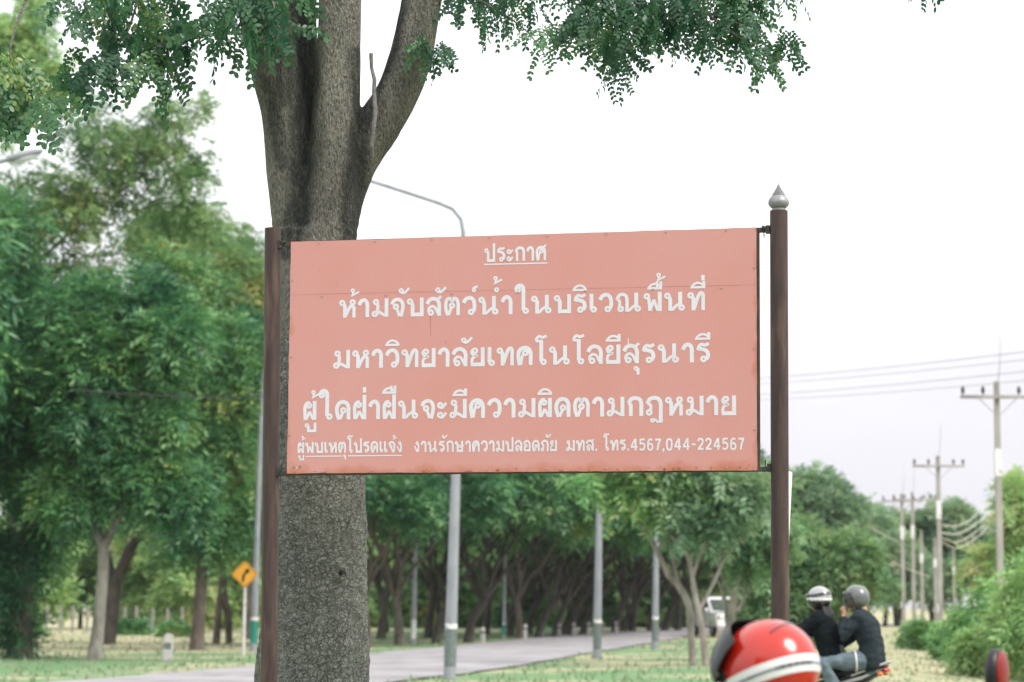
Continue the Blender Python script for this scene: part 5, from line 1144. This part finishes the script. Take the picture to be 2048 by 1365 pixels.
    for sy in (-1, 1):
        MB().tube([(.352, sy * .29, .997), (.335, sy * .39, .988)], .018, seg=12).build("grip", RUB, hb, smooth=True)
        MB().tube([(.38, sy * .24, 1.005), (.43, sy * .34, 1.0), (.41, sy * .40, .995)], .006, seg=6).build("lever", STEEL, hb)
        s0 = MB().tube([(.385, sy * .22, 1.01), (.39, sy * .25, mirror_z - .12), (.38, sy * .30, mirror_z - .04)], .007, seg=8).build("mirror_stalk", BLKP, T, smooth=True)
        h = MB().ball((.385, sy * .32, mirror_z), (.030, .058, .072 if mirror_z < 1.3 else .09), 18, 12).build("mirror_housing", BLKP, s0, smooth=True)
        MB().ball((.366, sy * .32, mirror_z), (.014, .050, .064 if mirror_z < 1.3 else .081), 18, 12).build("mirror_glass", MIRG if not mirror_mat else mirror_mat, h, smooth=True)
    MB().ball((.47, 0, .985), (.07, .11, .07), 16, 10).build("headlight", LENS, T, smooth=True)
    MB().ball((.41, 0, 1.02), (.10, .12, .05), 16, 10).build("dashboard", BLKP, T, smooth=True)
    MB().tube([(-.12, .10, .25), (-.20, .20, .03)], .012, seg=8).build("side_stand", DARK_M, T, smooth=True)
    for sy in (-1, 1):
        MB().tube([(.05, sy * .08, .27), (.05, sy * .25, .27)], .018, seg=10).build("footpeg", RUB, T, smooth=True); MB().tube([(-.32, sy * .10, .33), (-.32, sy * .26, .33)], .016, seg=10).build("footpeg", RUB, T, smooth=True)
    return T
def _shell(prof, hw):
    """closed side outline with a half width at each point, rounded towards the rim"""
    n = len(prof); v = []; f = []
    for sg in (-1, 1):
        for (x, z), w in zip(prof, hw): v.append((x, sg * w, z))
    f.append(tuple(range(n))); f.append(tuple(n + i for i in reversed(range(n))))
    for i in range(n): f.append((i, n + i, n + (i + 1) % n, (i + 1) % n))
    return v, f

# ------------------------------------------------------------------ people
SKIN = pm("skin", (.42, .235, .155), (.50, .29, .20), scale=9, rough=.6, spec=.35)
HAIR = pm("black_hair", (.010, .009, .009), (.022, .019, .018), scale=60, rough=.45, stretch=(1, 1, .15))
def finger_chain(m, palm, fwd, side, down, curl, s=1.0):
    """four fingers and a thumb on a palm: fwd along the hand, side towards the thumb, down into the palm"""
    palm, fwd, side, down = Vector(palm), Vector(fwd).normalized(), Vector(side).normalized(), Vector(down).normalized()
    m.tube([palm - fwd * .045 * s, palm - fwd * .01 * s + side * .004, palm + fwd * .038 * s], [.024 * s, .033 * s, .034 * s], seg=12, round_=True, flat=(tuple(down), .55))
    for k, (o, L) in enumerate(((.027, .88), (.009, 1.0), (-.010, .93), (-.028, .74))):
        p = palm + fwd * .036 * s + side * o * s; d = fwd.copy(); P = [p]; R = [.0095 * s]
        for j, l in enumerate((.036, .026, .021)):
            a = curl * (.75, 1.0, .8)[j]; ax = side; d = Matrix.Rotation(a, 3, ax) @ d if (Matrix.Rotation(a, 3, ax) @ d).dot(down) > d.dot(down) else Matrix.Rotation(-a, 3, ax) @ d
            p = p + d * l * L * s; P.append(p); R.append((.009, .0082, .0074)[j] * s)
        m.tube(P, R, seg=8, round_=True)
    b = palm - fwd * .022 * s + side * .028 * s; d1 = (side * .75 + fwd * .6 + down * .35 * curl).normalized(); d2 = (fwd * .9 + side * .15 + down * .6 * curl).normalized()
    m.tube([palm - fwd * .02 * s, b, b + d1 * .034 * s, b + d1 * .034 * s + d2 * .026 * s], [.014 * s, .0125 * s, .0105 * s, .0085 * s], seg=8, round_=True)
def person(label, J, cloth, voxel=.0062):
    """J: joints in bike space. Body one continuous skin surface; clothes are shells over it"""
    T = thing("person", label, "person"); V = {k: Vector(v) for k, v in J.items() if isinstance(v, tuple) and len(v) == 3 and not isinstance(v[0], str)}
    hd = V['head']; fw = V['face'].normalized(); lf = Vector((0, 0, 1)).cross(fw).normalized(); upv = fw.cross(lf)
    R = Matrix((fw, lf, upv)).transposed()
    m = MB()
    m.ball(hd + upv * .03 - fw * .012, (.092, .074, .098), 20, 14, R); m.ball(hd + fw * .024 - upv * .045, (.066, .056, .072), 18, 12, R); m.ball(hd + fw * .055 - upv * .088, (.026, .028, .022), 10, 8, R)   # skull, face, chin
    m.tube([hd + fw * .080 + upv * .018, hd + fw * .098 - upv * .012, hd + fw * .104 - upv * .022], [.009, .013, .013], seg=8, round_=True)                # nose
    for sg in (-1, 1):
        m.ball(hd - fw * .004 + lf * sg * .074 - upv * .004, (.018, .009, .030), 10, 8, R); m.tube([hd + fw * .078 + lf * sg * .014 + upv * .024, hd + fw * .070 + lf * sg * .046 + upv * .022], .008, seg=6, round_=True)
    m.tube([hd + fw * .086 + lf * .020 - upv * .058, hd + fw * .093 - upv * .057, hd + fw * .086 - lf * .020 - upv * .058], .0085, seg=6, round_=True)
    m.tube([hd - fw * .02 - upv * .03, V['neck']], [.055, .06], seg=14, round_=True)
    ch, wa, hp = V['chest'], V['waist'], V['hip']; y = Vector((0, 1, 0))
    def torso(mm, g):
        for o, k in ((.085, .105), (-.085, .105), (0, .115)): mm.tube([V['neck'] - Vector((0, 0, .09)) + y * o * .9, ch + y * o, wa + y * o * .85, hp + y * o], [k * .8 + g, k + g, k * .92 + g, k * 1.08 + g], seg=16, round_=True)
        mm.tube([V['shl'], (V['shl'] + V['shr']) / 2 + Vector((0, 0, .025)), V['shr']], [.062 + g, .07 + g, .062 + g], seg=14, round_=True)
    def arm(mm, s, g, to=1.0, cuff=0):
        a, b, c = V['sh' + s], V['el' + s], V['ha' + s]; w = b.lerp(c, to)
        mm.tube([a, a.lerp(b, .5), b, b.lerp(w, .5), w], [.056 + g, .050 + g, .042 + g, .038 + g, (.027 + g * (1 + cuff))], seg=14, round_=(g == 0))
    def leg(mm, s, g, to=1.0):
        k, f = V['kn' + s], V['an' + s]; h = hp + y * (.10 if s == 'l' else -.10)
        mm.tube([h, h.lerp(k, .5), k, k.lerp(f, .45), k.lerp(f, to)], [.092 + g, .080 + g, .060 + g, .056 + g, .04 + g * 1.2], seg=16, round_=(g == 0 or to >= .9))
    torso(m, 0)
    for s in 'lr':
        arm(m, s, 0); leg(m, s, 0)
        f = V['an' + s]; m.tube([f, f + Vector((.02, 0, -.05)), f + Vector((.15, 0, -.07))], [.04, .045, .032], seg=10, round_=True)
        if s + '_hand' in J: finger_chain(m, *J[s + '_hand'])
    body = fused(m, "body", SKIN, T, voxel=voxel, smooth=3)
    EY = pm("eye_white", (.7, .68, .66), rough=.3) if 'eye_white' not in bpy.data.materials else bpy.data.materials['eye_white']; PU = pm("dark_iris", (.015, .01, .008), rough=.2) if 'dark_iris' not in bpy.data.materials else bpy.data.materials['dark_iris']
    for sg in (-1, 1):
        c = hd + fw * .0735 + lf * sg * .030 + upv * .010; e = MB().ball(c, .0125, 12, 8).build("eye", EY, T, smooth=True); MB().ball(c + fw * .0085, (.0055, .0055, .0055), 10, 6).build("iris", PU, e, smooth=True)
    # top
    t = MB(); torso(t, .020)
    for s in 'lr': arm(t, s, .016, .93, .35)
    t.tube([V['neck'] - Vector((0, 0, .06)), V['neck'] + Vector((0, 0, .0))], [.095, .068], seg=16)
    def creases(me):
        for v in me.vertices:
            c = v.co; v.co += v.normal * (.010 * mnoise.noise((c.x * 9, c.y * 9, c.z * 22)) + .006 * mnoise.noise((c.x * 24, c.y * 24, c.z * 30)))
    fused(t, cloth['top'][0], cloth['top'][1], T, voxel=.011, smooth=5, fn=creases)
    t = MB()
    for s in 'lr': leg(t, s, .020, .97)
    t.tube([hp + Vector((0, 0, .06)), hp - Vector((0, 0, .03))], [.165, .16], seg=18, round_=True, flat=((1, 0, 0), .8))
    fused(t, cloth['legs'][0], cloth['legs'][1], T, voxel=.012, smooth=4, fn=creases)
    for s in 'lr':
        f = V['an' + s]; sh = MB().tube([f + Vector((-.04, 0, -.065)), f + Vector((.03, 0, -.055)), f + Vector((.11, 0, -.075)), f + Vector((.18, 0, -.085))], [.045, .052, .046, .034], seg=12, round_=True).build("shoe", cloth.get('shoe', RUB), T, smooth=True)
    return T, hd, R, fw, lf, upv
def helmet(T, c, R, shell_mat, lin_mat=RUB, size=(.146, .126, .140), kind='open', visor_mat=None, stripe=None, s=1.0):
    """open-face helmet: shell with a face opening, rim, peak or visor"""
    rx, ry, rz = [k * s for k in size]; V = []; F = []; nu, nv = 56, 30
    def P(u, v, g=0.0):
        t = math.pi * (v - .5); x = math.cos(t) * math.cos(u); y = math.cos(t) * math.sin(u); z = math.sin(t)
        k = 1 + .05 * max(0, -x) * max(0, z)                                   # a little fuller behind
        if z < -.35: k *= 1 - .10 * min(1, (-.35 - z) / .4)
        return c + R @ Vector(((rx + g) * x * k, (ry + g) * y * k, (rz + g) * z))
    vmin = .17
    for g in (0, -.016 * s):
        for j in range(nv + 1):
            for i in range(nu):
                u = 2 * math.pi * i / nu; front = math.cos(u)
                v0 = vmin + (.42 if kind == 'open' else .455) * sm(.12, .50, front)               # the face opening
                V.append(tuple(P(u, v0 + (.995 - v0) * j / nv, g)))
    n1 = (nv + 1) * nu
    for j in range(nv):
        for i in range(nu):
            a, b = j * nu + i, j * nu + (i + 1) % nu; F.append((a, b, b + nu, a + nu)); F.append((n1 + a, n1 + a + nu, n1 + b + nu, n1 + b))
    F.append(tuple(nv * nu + i for i in range(nu))); F += [(i, n1 + i, n1 + (i + 1) % nu, (i + 1) % nu) for i in range(nu)]
    H = MB().add(V, F).build("helmet", shell_mat, T, smooth=True); H.data.materials.append(lin_mat)
    for p in H.data.polygons:
        if min(p.vertices) >= n1: p.material_index = 1
    rim = [Vector(V[i]) for i in range(nu)]; rim.append(rim[0]); MB().tube(rim, .0075 * s, seg=8, caps=False).build("rim", lin_mat, H, smooth=True)
    return H, P
HEL_GREY = pm("grey_helmet_paint", (.10, .11, .115), (.14, .15, .155), scale=5, rough=.3, coat=.6)
HEL_SILV = pm("silver_helmet_paint", (.27, .27, .28), (.34, .34, .35), scale=5, rough=.28, coat=.7)
HEL_BLK = pm("black_helmet_paint", (.012, .014, .016), (.02, .022, .024), scale=5, rough=.22, coat=.7)
HEL_WHT = pm("white_stripe_paint", (.72, .71, .74), (.78, .77, .80), scale=7, rough=.35, coat=.4)
HEL_RED = pm("red_helmet_paint", (.45, .016, .008), (.50, .022, .010), scale=3, rough=.22, coat=.6, spec=.4)
SMOKE = pm("smoked_visor", (.014, .022, .020), (.020, .028, .026), rough=.2, spec=.25)
def clear_visor():
    m = bpy.data.materials.new("clear_visor"); m.use_nodes = True; nt = m.node_tree; N = nt.nodes; L = nt.links; b = N['Principled BSDF']
    b.inputs['Base Color'].default_value = (.06, .07, .07, 1); b.inputs['Roughness'].default_value = .08; b.inputs['Alpha'].default_value = .45; b.inputs['Specular IOR Level'].default_value = .8; return m
CLEAR = clear_visor()
def band(H, P, u0, u1, vf, hw, mat, name, g=.0022, n=40):
    V = []; F = []
    for i in range(n + 1):
        u = u0 + (u1 - u0) * i / n
        for k in (-1, -.33, .33, 1): V.append(tuple(P(u, vf(u) + hw * k, g)))
    for i in range(n):
        for k in range(3): F.append((i * 4 + k, (i + 1) * 4 + k, (i + 1) * 4 + k + 1, i * 4 + k + 1))
    return MB().add(V, F).build(name, mat, H, smooth=True)
def visor(H, P, mat, v0, v1, g=.012, span=1.25, n=28, m=8, name="visor", lift=None):
    V = []; F = []
    if lift:                                                 # swung up about the hinge axis: (centre, axis, angle)
        P0, (c_, ax_, an_) = P, lift; M_ = Matrix.Rotation(an_, 3, ax_)
        P = lambda u, v, g: c_ + M_ @ (P0(u, v, g) - c_)
    for dg in (0, .003):
        for j in range(m + 1):
            for i in range(n + 1): V.append(tuple(P(-span + 2 * span * i / n, v0 + (v1 - v0) * j / m, g + dg)))
    k = (m + 1) * (n + 1)
    for j in range(m):
        for i in range(n):
            a = j * (n + 1) + i; F.append((a, a + 1, a + n + 2, a + n + 1)); F.append((k + a, k + a + n + 1, k + a + n + 2, k + a + 1))
    ring = [i for i in range(n + 1)] + [j * (n + 1) + n for j in range(1, m + 1)] + [m * (n + 1) + i for i in reversed(range(n))] + [j * (n + 1) for j in reversed(range(1, m))]
    F += [(a, k + a, k + b, b) for a, b in zip(ring, ring[1:] + ring[:1])]
    return MB().add(V, F).build(name, mat, H, smooth=True)

BLACKTOP = pm("black_knit", (.005, .008, .010), (.010, .015, .018), scale=40, rough=.95, bump=.15, spec=.1)
NAVY = pm("dark_blue_jacket", (.012, .020, .026), (.022, .034, .042), scale=7, rough=.85, bump=.1, spec=.2)
JEANS = pm("blue_jeans", (.085, .12, .145), (.145, .19, .215), scale=8, rough=.9, bump=.2, bump_scale=60, spec=.1)
GREYT = pm("grey_trousers", (.10, .12, .13), (.15, .17, .18), scale=9, rough=.9)
REDSHIRT = pm("dark_red_shirt", (.20, .02, .018), (.26, .03, .025), scale=9, rough=.9)
def base_joints():
    J = {}
    for s, k in (('l', 1), ('r', -1)):
        J['sh' + s] = (.06, k * .175, 1.335); J['el' + s] = (.20, k * .29, 1.13); J['ha' + s] = (.345, k * .335, 1.025)
        J['kn' + s] = (.26, k * .17, .80); J['an' + s] = (.06, k * .19, .36)
        J[s + '_hand'] = ((.355, k * .335, 1.015), (.75, 0, -.12), (0, -k, .1), (.1, 0, -1), 1.15)
    J.update(head=(.11, 0, 1.52), face=(1, .02, -.06), neck=(.06, 0, 1.40), chest=(.0, 0, 1.23), waist=(-.06, 0, 1.03), hip=(-.10, 0, .87))
    return J
def riders():
    a = rad(158); Y = 27.0; hp = at(1737, 1315, Y)                      # the passenger's hip fixes the machine
    fx = Vector((math.cos(a), math.sin(a), 0)); o = Vector((hp.x, hp.y, 0)) + fx * .47
    B = motorbike("orange and white motorbike carrying two people away to the left", ORNG); B.location = o + fx * .18; B.rotation_euler = (0, 0, a)
    # driver
    J = base_joints(); J['head'] = (.05, .0, 1.515); J['neck'] = (.02, 0, 1.395); J['face'] = (.93, -.36, -.10); J['shl'] = (.03, .185, 1.325); J['shr'] = (.03, -.185, 1.325); J['chest'] = (-.01, 0, 1.22)
    J['ell'] = (.27, .27, 1.165); J['elr'] = (.27, -.27, 1.165)
    for s_, k in (('l', 1), ('r', -1)): J['ha' + s_] = (.525, k * .335, 1.025); J[s_ + '_hand'] = ((.535, k * .335, 1.015), (.75, 0, -.12), (0, -k, .1), (.1, 0, -1), 1.15); J['kn' + s_] = (.34, k * .17, .80); J['an' + s_] = (.22, k * .19, .36)
    T, hd, R, fw, lf, up = person("driver in black top and white striped silver helmet, hands on the handlebar", J, dict(top=("sweater", BLACKTOP), legs=("trousers", GREYT)))
    H, P = helmet(T, hd + up * .018, R, HEL_SILV, size=(.138, .12, .136))
    band(H, P, .7, 2 * math.pi - .7, lambda u: .505 + .035 * math.cos(u), .030, HEL_WHT, "stripe"); band(H, P, .55, 2 * math.pi - .55, lambda u: .335 + .03 * math.cos(u), .115, HEL_BLK, "lower_panel"); band(H, P, .3, 2 * math.pi - .3, lambda u: .60 + .02 * math.cos(u * 2), .045, HEL_BLK, "upper_panel", g=.0018)
    visor(H, P, HEL_SILV, .585, .66, g=.016, span=1.0, name="peak")
    hair = MB()
    for k in range(7): hair.tube([hd - fw * .075 + lf * (k - 3) * .016 - up * .07, hd - fw * .10 + lf * (k - 3) * .02 - up * .16, J_v(J['neck']) - fw * .105 + lf * (k - 3) * .017 - up * .16], [.018, .02, .010], seg=8, round_=True)
    fused(hair, "hair", HAIR, T, voxel=.008, smooth=2)
    MB().torus(J_v(J['neck']) - Vector((.0, 0, .005)), .078, .012, axis=(.25, 0, 1), seg=24).build("collar", WHTB, T, smooth=True)
    T.location = o; T.rotation_euler = (0, 0, a)
    # passenger
    J = base_joints()
    for k in list(J):
        if k in ('head', 'neck', 'chest', 'waist', 'hip', 'shl', 'shr'): J[k] = (J[k][0] - .44, J[k][1], J[k][2] + .035)
    J['head'] = (-.36, .02, 1.53); J['neck'] = (-.41, 0, 1.40); J['face'] = (.96, .22, -.10); J['chest'] = (-.45, 0, 1.26); J['waist'] = (-.50, 0, 1.06); J['hip'] = (-.50, 0, .90); J['shl'] = (-.41, .185, 1.33); J['shr'] = (-.40, -.18, 1.33)
    J['ell'] = (-.27, .26, 1.14); J['hal'] = (-.235, .115, 1.345); J['l_hand'] = ((-.235, .10, 1.395), (.10, -.28, .95), (-.75, -.2, .1), (-.6, -.75, .15), 1.0)
    J['elr'] = (-.24, -.26, 1.14); J['har'] = (-.06, -.17, 1.00); J['r_hand'] = ((-.02, -.16, .985), (.9, .1, -.3), (0, 1, .2), (0, .2, -1), .7)
    J['knl'] = (-.06, .27, .865); J['knr'] = (-.06, -.27, .865); J['anl'] = (-.27, .26, .42); J['anr'] = (-.27, -.26, .42)
    T, hd, R, fw, lf, up = person("passenger in dark blue jacket, jeans and grey helmet, hand raised to the chin", J, dict(top=("jacket", NAVY), legs=("jeans", JEANS)))
    H, P = helmet(T, hd + up * .016, R, HEL_GREY, kind='full', size=(.134, .116, .134)); visor(H, P, CLEAR, .27, .63, g=.010, span=1.15); visor(H, P, HEL_GREY, .625, .67, g=.022, span=.95, name="peak")
    wr = J_v(J['ell']).lerp(J_v(J['hal']), .88); MB().torus(wr, .036, .008, axis=tuple(J_v(J['hal']) - J_v(J['ell'])), seg=20).build("watch_strap", WHTB, T, smooth=True)
    kn = J_v(J['hip']) + Vector((0, .10, 0)); k2 = J_v(J['knl'])
    hem = kn.lerp(k2, .30); MB().torus(hem, .106, .010, axis=tuple(k2 - kn), seg=28).build("shirt_hem", WHTB, T, smooth=True)
    T.location = o; T.rotation_euler = (0, 0, a)
def J_v(p): return Vector(p)
riders()

def red_rider():
    # seated in front of the board's right post, head only in the picture
    Y = 6.7; c = at(1538, 1344, Y); s = .88; a = rad(130)
    J = base_joints(); J['head'] = (.10, 0, 1.52); J['face'] = (.90, .05, -.43)
    T, hd, R, fw, lf, up = person("rider in a glossy red helmet with a white band, close by at the bottom", J, dict(top=("shirt", REDSHIRT), legs=("trousers", GREYT)), voxel=.0075)
    hc = hd + up * .018; H, P = helmet(T, hc, R, HEL_RED, size=(.158, .140, .152), s=1.0)
    band(H, P, .62, 2 * math.pi - .62, lambda u: .44 + .02 * math.cos(u), .052, HEL_WHT, "stripe", g=.0024)
    GT = pm("grey_lettering", (.10, .13, .15), (.22, .26, .28), scale=30, rough=.6)
    band(H, P, .95, 2 * math.pi - .95, lambda u: .437 + .02 * math.cos(u), .0085, GT, "grey_line", g=.0036)
    # the wording on the band is too blurred to read in the photograph: a row of small upright marks
    for k in range(17):
        u = 2.35 + k * .052; w = .016 + .008 * ((k * 7) % 3); V = []
        for du, dv in ((0, -.013), (w, -.013), (w * 1.2, .013), (w * .2, .013)): V.append(tuple(P(u + du, .437 + .02 * math.cos(u) + dv, .0042)))
        MB().add(V, [(0, 1, 2, 3)]).build("mark", HEL_BLK, H)
    band(H, P, 2.5, 3.5, lambda u: .66 + .06 * math.sin((u - 2.5) * 2.2), .008, HEL_BLK, "scratch_line", g=.002, n=20)
    for ku in (1.08, -1.08):
        for kv in (.56, .50): 
            q = Vector(P(ku, kv, .016)); MB().ball(q, .0075, 10, 8).build("visor_screw", STEEL, H, smooth=True)
    visor(H, P, SMOKE, .36, .64, g=.024, span=1.25, lift=(hc, lf, rad(-58))); visor(H, P, HEL_BLK, .55, .62, g=.012, span=1.1, name="visor_mount")
    for sg in (-1, 1): MB().tube([P(sg * 1.0, .24, -.01), P(sg * .7, .14, -.03), hd - up * .13 + fw * .03], .008, seg=6).build("chin_strap", RUB, H, smooth=True)
    B = motorbike("red motorbike under the red helmeted rider, below the picture", REDP)
    Mx = Matrix.Rotation(a, 4, 'Z') @ Matrix.Scale(s, 4); ofs = c - Mx @ hc
    for q in (T, B): q.location = (ofs.x, ofs.y, 0 if abs(ofs.z) < .001 else ofs.z); q.rotation_euler = (0, 0, a); q.scale = (s,) * 3
    print("red rider base z", ofs.z)
red_rider()

def parked_bike():
    # only its left mirror rises into the picture at the lower right
    Y = 7.4; c = at(1992, 1347, Y); a = rad(152)
    B = motorbike("parked motorbike whose black and red mirror shows at the lower right corner", BLKP, pm('dark_red_glass', (.20, .012, .010), (.26, .02, .015), scale=3, rough=.35), mirror_z=c.z)  # mirror glass coloured dark red throughout
    off = Matrix.Rotation(a, 3, 'Z') @ Vector((.385, .32, 0)); B.location = (c.x - off.x, c.y - off.y, 0); B.rotation_euler = (0, 0, a)
parked_bike()
def haze():
    m = bpy.data.materials.new("haze_air"); m.use_nodes = True; nt = m.node_tree; N = nt.nodes
    for n in list(N): N.remove(n)
    out = N.new("ShaderNodeOutputMaterial"); v = N.new("ShaderNodeVolumePrincipled"); v.inputs['Color'].default_value = (.93, .95, 1, 1); v.inputs['Density'].default_value = HAZE
    v.inputs['Anisotropy'].default_value = .1
    nt.links.new(v.outputs[0], out.inputs['Volume'])
    o = MB().box((0, 245, 19), (830, 760, 42)).build("haze", m); tag(o, "thin pale haze in the air over the road and trees", "haze", kind="stuff")
HAZE = .00016
haze()
